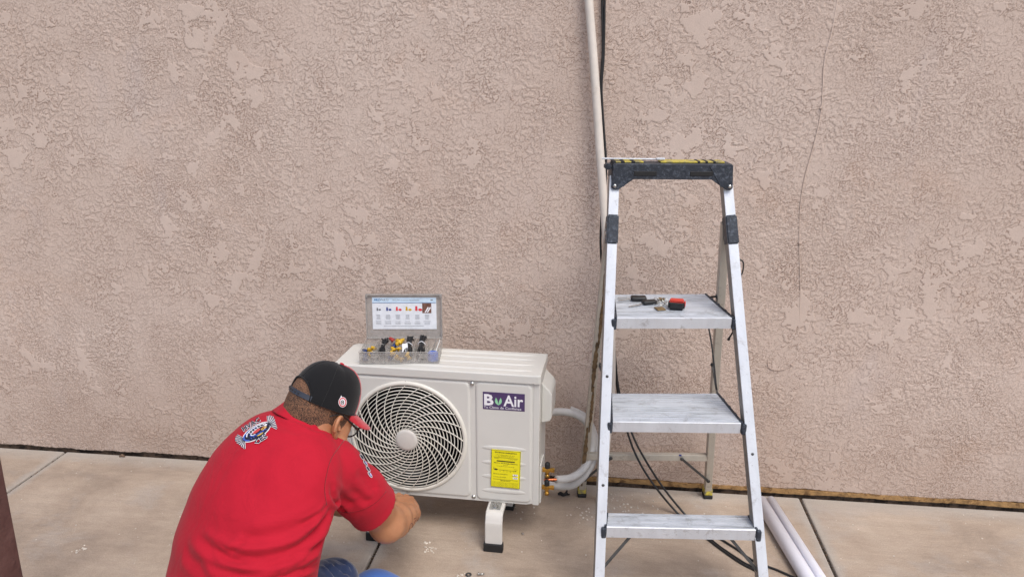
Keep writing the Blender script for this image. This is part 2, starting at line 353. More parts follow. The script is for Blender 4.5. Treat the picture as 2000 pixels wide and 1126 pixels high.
# ------------------------------------------------------------------ SDF toolkit
class Field:
    def __init__(s, lo, hi, res):
        s.lo = np.array(lo, float); s.res = res; s.n = np.ceil((np.array(hi)-s.lo)/res).astype(int)+1
        s.D = np.full(s.n, .2, np.float32)
    def sub(s, lo, hi):
        a = np.maximum(((np.array(lo)-s.lo)/s.res).astype(int)-1, 0); b = np.minimum(((np.array(hi)-s.lo)/s.res).astype(int)+2, s.n)
        if (b <= a).any(): return None, None
        sl = tuple(slice(a[i], b[i]) for i in range(3))
        g = np.stack(np.meshgrid(*[s.lo[i]+s.res*np.arange(a[i], b[i]) for i in range(3)], indexing='ij'), -1)
        return sl, g
    def smin(s, sl, d, k):
        D = s.D[sl]
        if k > 0:
            h = np.maximum(k-np.abs(D-d), 0)/k; s.D[sl] = np.minimum(D, d)-h*h*k*.25
        else: s.D[sl] = np.minimum(D, d)
    def cap(s, a, b, ra, rb=None, k=.02, cut=False, sc=None):    # tapered capsule
        rb = ra if rb is None else rb; a = np.array(a, float); b = np.array(b, float); m = max(ra, rb)+k+.03
        sl, g = s.sub(np.minimum(a, b)-m, np.maximum(a, b)+m)
        if sl is None: return
        ab = b-a; t = np.clip(((g-a)@ab)/(ab@ab+1e-12), 0, 1)
        d = np.linalg.norm(g-a-t[..., None]*ab, axis=-1)-(ra+(rb-ra)*t)
        if cut: s.D[sl] = np.maximum(s.D[sl], -d)
        else: s.smin(sl, d, k)
    def chain(s, pts, rs, k=.02):
        for i in range(len(pts)-1): s.cap(pts[i], pts[i+1], rs[i], rs[i+1], k)
    def ell(s, c, rad, ax=None, k=.02, cut=False, kk=None):
        c = np.array(c, float); m = max(rad)+k+.03
        sl, g = s.sub(c-m, c+m)
        if sl is None: return
        q = g-c
        if ax is not None: q = q @ np.array(ax, float).T
        rad = np.array(rad, float); k0 = np.linalg.norm(q/rad, axis=-1); k1 = np.linalg.norm(q/rad**2, axis=-1)+1e-9
        d = k0*(k0-1)/k1
        if cut:
            if kk:
                D = s.D[sl]; h = np.maximum(kk-np.abs(D+d), 0)/kk; s.D[sl] = np.maximum(D, -d)+h*h*kk*.25
            else: s.D[sl] = np.maximum(s.D[sl], -d)
        else: s.smin(sl, d, k)
    def grid(s): return np.stack(np.meshgrid(*[s.lo[i]+s.res*np.arange(s.n[i]) for i in range(3)], indexing='ij'), -1).astype(np.float32)
    def mesh(s):                          # naive surface nets
        D = s.D; ins = D < 0; n = np.array(D.shape)
        cs = np.zeros(n-1, np.int8)
        for i in (0, 1):
            for j in (0, 1):
                for k in (0, 1): cs += ins[i:n[0]-1+i, j:n[1]-1+j, k:n[2]-1+k]
        act = (cs > 0) & (cs < 8); idx = np.argwhere(act); ID = np.full(act.shape, -1, np.int64); ID[act] = np.arange(len(idx))
        P = np.zeros((len(idx), 3)); cnt = np.zeros(len(idx))
        C8 = [(i, j, k) for i in (0, 1) for j in (0, 1) for k in (0, 1)]
        for a in C8:
            for ax in range(3):
                if a[ax]: continue
                b = list(a); b[ax] = 1
                va = D[idx[:, 0]+a[0], idx[:, 1]+a[1], idx[:, 2]+a[2]]; vb = D[idx[:, 0]+b[0], idx[:, 1]+b[1], idx[:, 2]+b[2]]
                m = (va < 0) != (vb < 0); t = va[m]/(va[m]-vb[m]+1e-20)
                p = idx[m]+np.array(a, float); p[:, ax] += t; P[m] += p; cnt[m] += 1
        P = s.lo+s.res*(P/cnt[:, None])
        quads = []
        for ax in range(3):
            u, v = [(1, 2), (2, 0), (0, 1)][ax]
            sa = [slice(None)]*3; sb = [slice(None)]*3; sa[ax] = slice(0, -1); sb[ax] = slice(1, None)
            A = ins[tuple(sa)]; B = ins[tuple(sb)]; e = np.argwhere(A != B)
            e = e[(e[:, u] > 0) & (e[:, v] > 0) & (e[:, u] < n[u]-1) & (e[:, v] < n[v]-1)]
            f = A[e[:, 0], e[:, 1], e[:, 2]]
            def cell(du, dv):
                q = e.copy(); q[:, u] -= du; q[:, v] -= dv; return ID[q[:, 0], q[:, 1], q[:, 2]]
            Q = np.stack([cell(1, 1), cell(0, 1), cell(0, 0), cell(1, 0)], 1); Q[~f] = Q[~f][:, ::-1]; quads.append(Q)
        Q = np.concatenate(quads); Q = Q[(Q >= 0).all(1)]
        return P, Q
def relax(P, Q, it=3, lam=.5):
    E = np.concatenate([Q[:, [0, 1]], Q[:, [1, 2]], Q[:, [2, 3]], Q[:, [3, 0]]])
    a = np.concatenate([E[:, 0], E[:, 1]]); b = np.concatenate([E[:, 1], E[:, 0]]); c = np.bincount(a, minlength=len(P))[:, None]
    for i in range(it*2):
        L = np.stack([np.bincount(a, P[b, j], len(P)) for j in range(3)], 1)/np.maximum(c, 1)-P
        P = P+(lam if i % 2 == 0 else -lam*.96)*L
    return P
def np_mesh(name, P, Q, mat, root, smooth=True):
    inv = np.array(root_matrix(root).inverted()); P = P@inv[:3, :3].T+inv[:3, 3]
    me = bpy.data.meshes.new(name); me.from_pydata(P.tolist(), [], Q.tolist()); me.update()
    return link(name, me, mat, root, smooth)
# ================================================================== SETTING
def perlin(X, Z, seed):
    r = np.random.default_rng(seed); th = r.random(4096).astype(np.float32)*6.2832; pm = r.permutation(4096)
    xi = np.floor(X).astype(np.int64); zi = np.floor(Z).astype(np.int64); xf = (X-xi).astype(np.float32); zf = (Z-zi).astype(np.float32)
    def g(i, j):
        a = th[pm[(pm[(xi+i) & 4095]+zi+j) & 4095]]; return np.cos(a)*(xf-i)+np.sin(a)*(zf-j)
    u = xf*xf*xf*(xf*(xf*6-15)+10); w_ = zf*zf*zf*(zf*(zf*6-15)+10)
    a = g(0, 0); b = g(1, 0); c = g(0, 1); d = g(1, 1); a = a+u*(b-a); c = c+u*(d-c); return a+w_*(c-a)
def fbm(X, Z, sc, seed, octv=4, gain=.5):
    o = 0; amp = 1.0; tot = 0
    for k in range(octv): o = o+amp*perlin(X*sc*2**k+17.3*k, Z*sc*2**k+9.1*k, seed+k); tot += amp*amp; amp *= gain
    return o/math.sqrt(tot)*1.0
def relief_wall(wall):
    """the trowelled coat as real relief: 2.6 mm mesh where the photograph looks, plain coat beyond"""
    st = .0023; xa, xb, top = -2.95, 2.05, 2.12
    x = np.concatenate([np.arange(xa-1.5, xa, .006), np.arange(xa, xb, st), np.arange(xb, xb+1.3, .006)]); nx = len(x); zt = np.concatenate([np.arange(0, top, st), np.arange(top, top+.8, .006)]); top = float(zt[-1]); nz = len(zt); xa, xb = x[0], x[-1]
    base = np.where(x < -.35, .014, np.where(x > -.05, .034, .014+.02*(x+.35)/.30))
    base = base+.0025*np.sin(x*9)+.0015*np.sin(x*31)+.004*fbm(x, x*0+.5, 40, 5, 3)
    X = np.repeat(x[:, None], nz, 1); T = (zt/top)[None, :]; Z = base[:, None]*(1-T)+top*T
    wx = fbm(X, Z, 11, 101, 3)*.014; wz = fbm(X, Z, 11, 131, 3)*.014; U = X+wx; W = Z*1.12+wz
    ss = lambda n, a, b: (lambda t: t*t*(3-2*t))(np.clip((n-a)/(b-a), 0, 1))
    A = fbm(U, W, 56, 11, 5, .58); B = fbm(U, W, 125, 31, 3, .5); D_ = ss(fbm(X, Z, 5, 211, 3), -.30, .25); C = fbm(X, Z, 190, 51, 2, .5); big = fbm(X+wx*2, Z+wz*2, 11, 71, 5, .62); clus = fbm(X, Z, 1.7, 81, 3); reg = ss(fbm(X, Z, 1.6, 91, 3), -.15, .2)
    plat = ss(big+clus*.70+A*.40, .27, .35)
    h = (.30+.22*D_)*ss(A, -.04+.10*(1-D_), .05+.12*(1-D_))+.20*D_*ss(A, .22, .28)+(.08+.34*reg)*ss(B, -.02, .10)*(1-.5*ss(A, .1, .3))+.10*C
    h = h*(1-plat)+plat*(.80+.06*C+.05*B)
    Y = -(.0021*h)-.0015*fbm(X, Z, 2.5, 61, 3)
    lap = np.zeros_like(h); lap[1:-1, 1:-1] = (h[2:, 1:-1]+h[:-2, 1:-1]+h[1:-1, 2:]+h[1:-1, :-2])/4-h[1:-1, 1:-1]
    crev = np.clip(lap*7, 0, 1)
    Y[0, :] = 0; Y[-1, :] = 0; Y[:, -1] = 0
    P = np.stack([X, Y, Z], -1).reshape(-1, 3)
    # return of the coat at its lower edge
    lip = np.stack([x, np.full(nx, .03), base-.001], -1); n0 = len(P); P = np.concatenate([P, lip])
    i = np.arange(nx-1)[:, None]*nz+np.arange(nz-1)[None, :]; i = i.ravel(); Q = np.stack([i, i+nz, i+nz+1, i+1], 1)
    k = np.arange(nx-1); Q2 = np.stack([n0+k, n0+k+1, (k+1)*nz, k*nz], 1); Q = np.concatenate([Q, Q2])
    b0 = len(P); E = np.array([(-6, 0, .014), (xa, 0, .014), (xa, 0, top), (-6, 0, top), (xb, 0, .034), (6, 0, .034), (6, 0, top), (xb, 0, top), (-6, 0, top), (6, 0, top), (6, 0, 3.4), (-6, 0, 3.4), (-6, .2, 3.4), (6, .2, 3.4)], float)
    P = np.concatenate([P, E]); Q = np.concatenate([Q, np.array([(0, 1, 2, 3), (4, 5, 6, 7), (8, 9, 10, 11), (11, 10, 13, 12)])+b0])
    me = bpy.data.meshes.new('plaster_face'); me.vertices.add(len(P)); me.vertices.foreach_set('co', P.astype(np.float32).ravel())
    me.loops.add(Q.size); me.loops.foreach_set('vertex_index', Q.astype(np.int32).ravel()); me.polygons.add(len(Q)); me.polygons.foreach_set('loop_start', np.arange(0, Q.size, 4, dtype=np.int32)); me.update(calc_edges=True)
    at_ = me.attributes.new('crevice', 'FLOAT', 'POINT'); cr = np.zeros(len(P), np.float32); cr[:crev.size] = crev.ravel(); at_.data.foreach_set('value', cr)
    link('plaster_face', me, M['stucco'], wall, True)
def setting():
    g = MB(); g.add([(-60, -60, -.09), (60, -60, -.09), (60, 60, -.09), (-60, 60, -.09)], [(0, 1, 2, 3)])
    kind(g.build('ground', M['dirt']), 'structure')
    p = MB(); xs = [-.770+1.615*i for i in range(-3, 5)]
    for i in range(len(xs)-1):
        for (y0, y1) in ((-1.62, -.006), (-3.24, -1.62), (-4.86, -3.24), (-6.5, -4.86)):
            gp = .005
            p.box(((xs[i]+xs[i+1])/2, (y0+y1)/2, -.05), (xs[i+1]-xs[i]-2*gp, y1-y0-(0 if y1 > -.1 else 2*gp), .10), bev=.007)
    kind(p.build('pavement', M['concrete']), 'structure')
    # crumbly fill in the joints
    j = MB()
    for x in xs[1:-1]:
        for k in range(260):
            y = -random.random()*1.6; r = random.uniform(.001, .0032)
            j.box((x+random.uniform(-.004, .004), y, -.012+random.uniform(0, .006)), (r*1.6, r*1.8, r*1.2), Matrix.Rotation(random.random()*3, 4, 'Z'), 0)
    kind(j.build('joint_grit', M['foundation']), 'stuff')
    # wall
    wall = thing('stucco_wall', 'tall beige pink stucco wall with rough lace texture behind everything', 'wall', (0, 0, 0))
    relief_wall(wall)
    f = MB(); f.box((0, .115, -.02), (10, .20, .12)); f.build('foundation_strip', M['foundation'], wall)
    o = MB(); N = 260; vs = []; xa, xb = -.10, 5.0
    for i in range(N+1):
        x = xa+(xb-xa)*i/N; a = .034+random.uniform(-.0016, .0016); b = .013+random.uniform(-.0015, .0015)+.002*math.sin(x*14); y = -.0035+random.uniform(-.0012, .0012)
        vs += [(x, .02, a-.001), (x, y, a-.002), (x, y+.001, b), (x, .02, b-.002)]
    o.add(vs, [(i*4+k, (i+1)*4+k, (i+1)*4+k+1, i*4+k+1) for i in range(N) for k in range(3)])
    o.build('base_trim', M['ochre'], wall)
    # old cable painted over with the wall
    wc = thing('painted_cable', 'thin old cable painted over in wall colour, sagging down the stucco right of the ladder', 'cable', (.75, -.003, 1.2))
    pts = [at(x, y, -.0014) for x, y in [(1645, -60), (1635, 0), (1625, 60), (1610, 120), (1604, 212), (1590, 280), (1572, 345), (1563, 400), (1561, 475), (1563, 560), (1562, 610), (1563, 650)]]
    b = MB(); b.tube(pts, [.0021]*9+[.0016, .001, .0003], 8); part(b, 'wire', M['stucco'], wc)
    for x, y in ((1603, 211), (1562, 475)):
        b = MB(); q = at(x, y, -.005); b.box(q, (.009, .006, .007), bev=.002); b.box(q+Vector((.004, -.003, 0)), (.003, .004, .003), bev=.001); part(b, 'clip', M['stucco'], wc)
    sc = thing('cable_end', 'short curl of painted cable held by a clip low on the stucco wall', 'cable', (.72, -.003, .57))
    b = MB(); b.tube([at(x, y, -.0022) for x, y in [(1500, 706), (1501, 716), (1512, 722), (1530, 721), (1543, 714), (1550, 706)]], .0017, 8); part(b, 'wire', M['stucco'], sc)
    b = MB(); b.box(at(1546, 712, -.003), (.009, .006, .007), bev=.002); part(b, 'clip', M['stucco'], sc)
    # brown post
    b = MB(); b.box((0, 0, 1.4), (.14, .14, 2.8), bev=.006)
    po = b.build('wooden_post', M['post']); po.location = (-1.392, -1.572, 0)
    tag(po, 'dark reddish brown wooden post at the left edge of the patio', 'post')
    # crumbs
    c = MB()
    spots = [(835, 1060, 9, .012), (838, 1074, 16, .018), (165, 1070, 8, .012), (150, 1078, 5, .01), (900, 1122, 9, .012), (1020, 1000, 6, .05), (1220, 985, 50, .10), (1140, 1000, 20, .08), (600, 1000, 3, .1)]
    for px, py, n, sp in spots:
        q = onz(px, py, 0)
        for k in range(n):
            r = random.uniform(.0012, .0034)
            c.box((q.x+random.gauss(0, sp*.6), min(-.03, q.y+random.gauss(0, sp*.5)), r*.3), (r*2.2, r*2, r), Matrix.Rotation(random.random()*3, 4, 'Z') @ Matrix.Rotation(random.random(), 4, 'X'), r*.25)
    for k in range(240):
        x = random.uniform(-2.4, 2.0); y = -random.random()**1.3*1.1-.03; r = random.uniform(.0006, .0022)
        if -.5 < x < .6 and random.random() < .5: y = -random.random()*.5-.03
        c.box((x, y, r*.3), (r*2.4, r*2, r), Matrix.Rotation(random.random()*3, 4, 'Z'), 0)
    kind(c.build('mortar_crumbs', M['chip']), 'stuff')
    # small litter
    b = MB(); q = onz(915, 1122, 0.0)
    b.lathe([(.0045, 0), (.011, 0), (.011, .002), (.0045, .002), (.0045, 0)], Matrix.Identity(4), 20); o = b.build('washer', M['steel']); o.location = (q.x, q.y, .001)
    tag(o, 'round grey metal washer lying flat on the concrete in front', 'washer')
    b = MB(); b.tube([(0, 0, .004), (.018, .004, .004)], .0028, 8, smooth=0); b.tube([(-.004, -.001, .005), (0, 0, .005)], .006, 6, smooth=0)
    q = onz(936, 1123, 0); o = b.build('bolt', M['chrome']); o.location = (q.x, q.y, .002); tag(o, 'tiny silver bolt lying on the concrete beside the washer', 'bolt')
    q = onz(1021, 1043, 0); b = MB(); bm = bmesh.new(); bmesh.ops.create_icosphere(bm, subdivisions=2, radius=.006)
    for v in bm.verts: v.co *= random.uniform(.8, 1.15)
    b.bm(bm); o = b.build('pebble', simple('grey_pebble', srgb(130, 122, 114), .8)); o.location = (q.x, q.y, .003); tag(o, 'single small grey pebble on the concrete right of the mounting leg', 'pebble')
    # black scrap
    q = onz(1100, 967, 0); b = MB()
    b.tube([(-.022, 0, .004), (-.012, .002, .008), (0, -.004, .006), (.012, -.002, .01), (.02, .004, .007)], [.003, .008, .007, .007, .004], 7, flat=.45)
    b.tube([(.008, 0, .008), (.014, .006, .018), (.016, .008, .024)], [.005, .004, .002], 6); b.tube([(.018, 0, .006), (.026, -.004, .01)], .003, 6)
    o = b.build('rubber_scrap', M['black']); o.location = (q.x, q.y, 0); tag(o, 'crumpled black scrap on the ground under the white pipe coil', 'scrap')
    q = onz(238, 892, 0); b = MB(); b.tube([(-.012, 0, .002), (0, .002, .008), (.014, 0, .003)], [.004, .007, .004], 6, flat=.6)
    o = b.build('dry_leaf', M['foundation']); o.location = (q.x, q.y, 0); tag(o, 'small dark dry leaf on the concrete by the wall at far left', 'leaf')
setting()
# ================================================================== AIR CONDITIONER
def rr_ray(cx, cz, x0, x1, z0, z1, r, a):   # distance along angle a from (cx,cz) to rounded rect
    dx, dz = math.cos(a), math.sin(a)
    lo, hi = 0, 3
    def inside(t):
        x = cx+dx*t; z = cz+dz*t
        qx = max(x0+r-x, x-(x1-r), 0); qz = max(z0+r-z, z-(z1-r), 0)
        return x0 <= x <= x1 and z0 <= z <= z1 and math.hypot(qx, qz) <= r
    for _ in range(40):
        m = (lo+hi)/2
        if inside(m): lo = m
        else: hi = m
    return lo
def holed_plate(mb, rect, rad, hole, ys, n=180):    # rings: list of (inset, y) outer bevel; hole (cx,cz,r)
    cx, cz, hr = hole; x0, x1, z0, z1 = rect; rings = []
    for ins, y in ys:
        rings.append([(cx+math.cos(a)*d, y, cz+math.sin(a)*d) for a in [2*math.pi*k/n for k in range(n)] for d in [rr_ray(cx, cz, x0+ins, x1-ins, z0+ins, z1-ins, max(rad-ins, .002), a)]])
    yl = ys[-1][1]
    for r, y in ((hr+.004, yl), (hr+.001, yl+.0015), (hr, yl+.02)):
        rings.append([(cx+math.cos(a)*r, y, cz+math.sin(a)*r) for a in [2*math.pi*k/n for k in range(n)]])
    vs = [v for r in rings for v in r]
    fs = [(i*n+k, i*n+(k+1) % n, (i+1)*n+(k+1) % n, (i+1)*n+k) for i in range(len(rings)-1) for k in range(n)]
    mb.add(vs, fs, 0, False)
def rrect(x0, x1, z0, z1, r, seg=6):
    p = []
    for cx, cz, a0 in ((x1-r, z1-r, 0), (x0+r, z1-r, 90), (x0+r, z0+r, 180), (x1-r, z0+r, 270)):
        for k in range(seg+1):
            a = math.radians(a0+90*k/seg); p.append((cx+r*math.cos(a), cz+r*math.sin(a)))
    return p
def plateau(mb, x0, x1, z0, z1, r, rings):           # stacked rounded-rect rings (inset, y), capped
    n = None; vs = []
    for ins, y in rings:
        p = rrect(x0+ins, x1-ins, z0+ins, z1-ins, max(r-ins, .002)); n = len(p); vs += [(x, y, z) for x, z in p]
    fs = [(i*n+k, i*n+(k+1) % n, (i+1)*n+(k+1) % n, (i+1)*n+k) for i in range(len(rings)-1) for k in range(n)]
    fs.append(tuple((len(rings)-1)*n+k for k in range(n)))
    mb.add(vs, fs)
def screw(mb, x, y, z, r=.006):
    m = Matrix.Translation((x, y, z)) @ Matrix.Rotation(R(90), 4, 'X')
    mb.lathe([(0, .0045), (r*.55, .0042), (r*.9, .0028), (r, .0008), (r*1.25, .0006), (r*1.25, 0)], m, 14)
    mb.box((x, y-.0046, z), (r*1.1, .0006, r*.25)); mb.box((x, y-.0046, z), (r*.25, .0008, r*1.1))
def air_con():
    ac = thing('air_conditioner', 'cream white outdoor air conditioner unit with round swirl fan grille on two legs', 'air conditioner', (-.560, -.326, 0), math.atan2(-.024, .745))
    L = lambda mb, n, m, p=ac: mb.build(n, m, p)
    W = .3725; FY = -.109; BY = .106; Z0 = .150; Z1 = .628
    # cabinet: U shaped skin with back opening (coil)
    b = MB(); outer = []; rad = .012
    path = [(-W, FY+.004), (-W, BY-rad)]+[(-W+rad-rad*math.cos(a), BY-rad+rad*math.sin(a)) for a in (R(30), R(60), R(90))]+[(W-rad+rad*math.sin(a), BY-rad+rad*math.cos(a)) for a in (0, R(30), R(60), R(90))]+[(W, FY+.004)]
    n = len(path); vs = []
    inn = [(x*(W-.0015)/W, min(y, BY-.0015)) for x, y in path]
    for z in (Z0, Z1): vs += [(x, y, z) for x, y in path]
    for z in (Z0, Z1): vs += [(x, y, z) for x, y in inn]
    fs = [(i, i+1, n+i+1, n+i) for i in range(n-1)]+[(2*n+i, 3*n+i, 3*n+i+1, 2*n+i+1) for i in range(n-1)]
    b.add(vs, fs); b.box((0, 0, Z0+.002), (2*W-.006, .200, .004)); L(b, 'cabinet', M['ac'])
    # front panel: frame, left field with hole, right field
    HC = (-.105, .388, .212)
    b = MB()
    b.box((.361, FY+.004, (Z0+Z1)/2), (.023, .008, Z1-Z0), bev=.003); b.box((-.361, FY+.004, (Z0+Z1)/2), (.023, .008, Z1-Z0), bev=.003)
    holed_plate(b, (-.35, .350, Z0+.0005, Z1-.0005), .001, HC, [(0, FY+.008), (0, FY+.0008), (.0008, FY)], 200)
    for ins in (0,):
        holed_plate(b, (-.335, .124, .163, .617), .022, (HC[0], HC[1], .2105), [(0, FY-.0002), (.003, FY-.003), (.006, FY-.0045), (.009, FY-.005)], 200)
    plateau(b, .143, .346, .158, .620, .020, [(0, FY-.0002), (.003, FY-.003), (.006, FY-.0045), (.009, FY-.005)])
    yb = FY-.005
    for z in (.3755, .318, .262, .205):
        bm = bmesh.new(); bmesh.ops.create_uvsphere(bm, u_segments=28, v_segments=12, radius=1)
        for v in bm.verts:
            v.co.x = math.copysign(abs(v.co.x)**.7, v.co.x)
            v.co.z = v.co.z*(1.0 if v.co.z > 0 else .8)
        bmesh.ops.scale(bm, vec=(.084, .0036, .011), verts=bm.verts)
        b.bm(bm, Matrix.Translation((.246, yb+.001, z-.006)), 0, True)
    fp = L(b, 'front_panel', M['ac'])
    for x, z in ((-.116+.008, .599), (-.113, .172), (-.181, .158), (.133, .165), (.133, .612)):
        q = MB(); screw(q, x, FY-.006 if z > .5 or x < -.1 else FY-.001, z); L(q, 'screw', M['chrome'], fp)
    # grille
    b = MB(); cx, cz = HC[0], HC[1]; Rg = .212
    m = Matrix.Translation((cx, FY, cz)) @ Matrix.Rotation(R(90), 4, 'X')
    b.lathe([(Rg+.006, .004), (Rg+.0055, .008), (Rg+.001, .0115), (Rg-.004, .0125), (Rg-.009, .010), (Rg-.010, .004), (Rg-.009, -.004)], m, 140)
    dome = lambda r: .010+.020*max(0, 1-(r/Rg)**2)**.8
    nr = 13
    for i in range(nr):
        r = .047+(Rg-.010-.047)*(i+.6)/nr; h = dome(r)-.002; wd = .0014
        b.lathe([(r-wd, h-.003), (r-wd*.8, h), (r+wd*.8, h), (r+wd, h-.003)], m, 110)
    # swirl ribs
    ns = 24
    for k in range(ns):
        a0 = 2*math.pi*k/ns; vs = []; seg = 34
        for i in range(seg+1):
            t = (i/seg)**1.5; r = .040+(Rg-.008-.040)*t; a = a0-R(74)*t**.6; h = dome(r)+.001
            # tangent direction for width
            t2 = t+.01; r2 = .040+(Rg-.048)*t2; a2 = a0-R(74)*t2**.6
            dx = r2*math.cos(a2)-r*math.cos(a); dz = r2*math.sin(a2)-r*math.sin(a); l = math.hypot(dx, dz); nx, nz_ = -dz/l, dx/l
            wv = .0010
            px_, pz_ = cx+r*math.cos(a), cz+r*math.sin(a)
            for sg, hh in ((1, h-.005), (1, h), (-1, h), (-1, h-.005)):
                vs.append((px_+nx*wv*sg, FY-hh, pz_+nz_*wv*sg))
        fs = [(i*4+q, (i+1)*4+q, (i+1)*4+(q+1) % 4, i*4+(q+1) % 4) for i in range(seg) for q in range(4)]
        b.add(vs, fs)
    gr = L(b, 'fan_grille', M['ac_grille'])
    b = MB(); b.lathe([(0, .034), (.030, .0335), (.038, .032), (.041, .029), (.042, .020), (.041, .010)], m, 48); L(b, 'hub', M['ac_grey'], gr)
    # fan behind
    b = MB(); m2 = Matrix.Translation((cx, FY+.055, cz)) @ Matrix.Rotation(R(90), 4, 'X')
    b.lathe([(0, .02), (.05, .018), (.058, .0), (.058, -.03)], m2, 36)
    for k in range(3):
        a0 = 2*math.pi*k/3+.5; vs = []; nu, nv = 12, 10
        for i in range(nu+1):
            for j in range(nv+1):
                r = .055+(.19-.055)*i/nu; a = a0+R(78)*(j/nv)*(1-.15*i/nu)+R(18)*i/nu; y = .02-.055*(j/nv)
                vs.append(m2 @ Vector((r*math.cos(a), r*math.sin(a), y)))
        b.add(vs, [(i*(nv+1)+j, (i+1)*(nv+1)+j, (i+1)*(nv+1)+j+1, i*(nv+1)+j+1) for i in range(nu) for j in range(nv)], 0, True)
    L(b, 'fan_rotor', M['blade'])
    b = MB(); b.lathe([(Rg-.004, -.01), (Rg-.004, -.09)], m, 90)
    L(b, 'fan_shroud', M['inside'])
    b = MB(); b.box((-.05, .085, .385), (.62, .006, .45))
    for k in range(150): b.box((-.355+k*.0041, .078, .385), (.0012, .012, .44))
    L(b, 'condenser_coil', M['coil'])
    b = MB(); b.box((.14, 0, .385), (.002, .19, .46)); b.box((0, .0, Z1-.003), (.73, .19, .002)); L(b, 'partition', M['inside'])
    # top cover
    b = MB(); ch = .022
    outl = [(-.3755+ch, -.118), (.3755-ch*.3, -.118), (.3755, -.118+ch*.3), (.3755, .112), (-.3755+ch*.8, .112), (-.3755, .112-ch*.8), (-.3755, -.118+ch)]
    bm = bmesh.new(); f = bm.faces.new([bm.verts.new((x, y, .626)) for x, y in outl]); r = bmesh.ops.extrude_face_region(bm, geom=[f])
    bmesh.ops.translate(bm, vec=(0, 0, .030), verts=[v for v in r['geom'] if isinstance(v, bmesh.types.BMVert)]); bmesh.ops.recalc_face_normals(bm, faces=bm.faces)
    bmesh.ops.bevel(bm, geom=[e for e in bm.edges if all(v.co.z > .64 for v in e.verts)], offset=.005, segments=4, affect='EDGES', profile=.5); b.bm(bm)
    for y in (-.070, -.015, .040, .085):
        for (xa, xb) in ((-.33, .345),):
            N = 30; vs = []
            for i in range(N+1):
                t = i/N; x = xa+(xb-xa)*t; wdt = .012*min(1, min(t, 1-t)*14+.02)
                for a in np.linspace(0, math.pi, 7): vs.append((x, y+math.cos(a)*wdt, .6557+math.sin(a)*.0035*min(1, wdt/.012)))
            b.add(vs, [(i*7+k, i*7+k+1, (i+1)*7+k+1, (i+1)*7+k) for i in range(N) for k in range(6)], 0, True)
    L(b, 'top_cover', M['ac'])
    # side handle cover
    b = MB(); prof = [(0, .452), (.030, .460), (.037, .472), (.037, .560), (.030, .574), (0, .605)]
    bm = bmesh.new(); f = bm.faces.new([bm.verts.new((W+x, -.055, z)) for x, z in prof]); r = bmesh.ops.extrude_face_region(bm, geom=[f])
    bmesh.ops.translate(bm, vec=(0, .145, 0), verts=[v for v in r['geom'] if isinstance(v, bmesh.types.BMVert)]); bmesh.ops.recalc_face_normals(bm, faces=bm.faces)
    bmesh.ops.bevel(bm, geom=bm.edges[:], offset=.004, segments=3, affect='EDGES', profile=.5); b.bm(bm); L(b, 'wiring_cover', M['ac'])
    b = MB(); b.box((W+.003, -.045, .225), (.006, .085, .155), bev=.002); vp = L(b, 'valve_plate', M['ac'])
    for z, y in ((.262, -.045), (.195, -.052)):
        b = MB(); mx = Matrix.Translation((W+.006, y, z)) @ Matrix.Rotation(R(90), 4, 'Y')
        b.lathe([(0, 0), (.010, 0), (.010, .012), (.007, .013), (.007, .03), (.0095, .03), (.0095, .044), (.005, .045), (0, .045)], mx, 6, sm=False)
        b.box((W+.024, y, z), (.018, .016, .018), bev=.002); b.tube([(W+.024, y, z), (W+.024, y, z-.026)], .006, 10, smooth=0); b.tube([(W+.024, y, z-.018), (W+.024, y, z-.03)], .0085, 6, smooth=0)
        v = L(b, 'service_valve', M['brass'])
        b = MB(); b.lathe([(.0095, 0), (.010, .012), (.0085, .020), (.004, .023), (0, .023)], Matrix.Translation((W+.024, y, z+.008)), 16); L(b, 'valve_cap', M['black'], v)
    # nameplate
    yb = FY-.0052; b = MB(); b.box((.2455, yb-.0002, .552), (.149, .0010, .066), bev=.0003); bd = L(b, 'nameplate', M['purple'])
    b = MB(); yt = yb-.0010
    put_text(b, 'B', .1755, .536, .034, .041, yt, bold=.035); put_text(b, 'Air', .2445, .536, .070, .041, yt, bold=.02)
    put_text(b, 'Tu Clima de Confianza', .174, .5235, .134, .0085, yt, bold=.004)
    L(b, 'lettering', M['white_ink'], bd)
    b = MB()
    for sg, mi in ((-1, 0), (1, 0)):
        pts = []
        for i in range(13):
            t = i/12; pts.append((math.sin(math.pi*t)*.0085*(1-.2*t), t*.031))
        base = (.2265, .537); ang = sg*.32
        loop = [(sg*x if True else x, z) for x, z in pts]
        P2 = [(base[0]+x*math.cos(ang)+z*math.sin(ang)*.9, base[1]+z*math.cos(ang)-x*math.sin(ang)) for x, z in loop+[(-sg*.002*math.sin(math.pi*i/12), i/12*.031) for i in range(11, 0, -1)]]
        b.add([(x, yt-.0001, z) for x, z in P2], [tuple(range(len(P2)))])
    L(b, 'leaf_mark', M['green_ink'], bd)
    # yellow energy sticker, slightly crooked
    b = MB(); b.box((.253, yb-.0019, .2915), (.106, .0044, .148), Matrix.Rotation(R(1.2), 4, 'Y')); lb = L(b, 'energy_label', M['label_yellow'])
    b = MB(); m = Matrix.Translation((.253, yb-.0043, .2915)) @ Matrix.Rotation(R(1.2), 4, 'Y'); t = MB()
    for sx in (-.052, .052): t.box((sx, 0, 0), (.0012, .0003, .147))
    for sz in (-.0732, .0732): t.box((0, 0, sz), (.105, .0003, .0012))
    put_text(t, 'EFICIENCIA ENERGÉTICA', -.040, .0625, .080, .0062, 0, bold=.03)
    put_text(t, 'Acondicionador de aire', -.034, .054, .066, .0034, 0); put_text(t, 'tipo dividido sin ductos', -.030, .049, .058, .0032, 0)
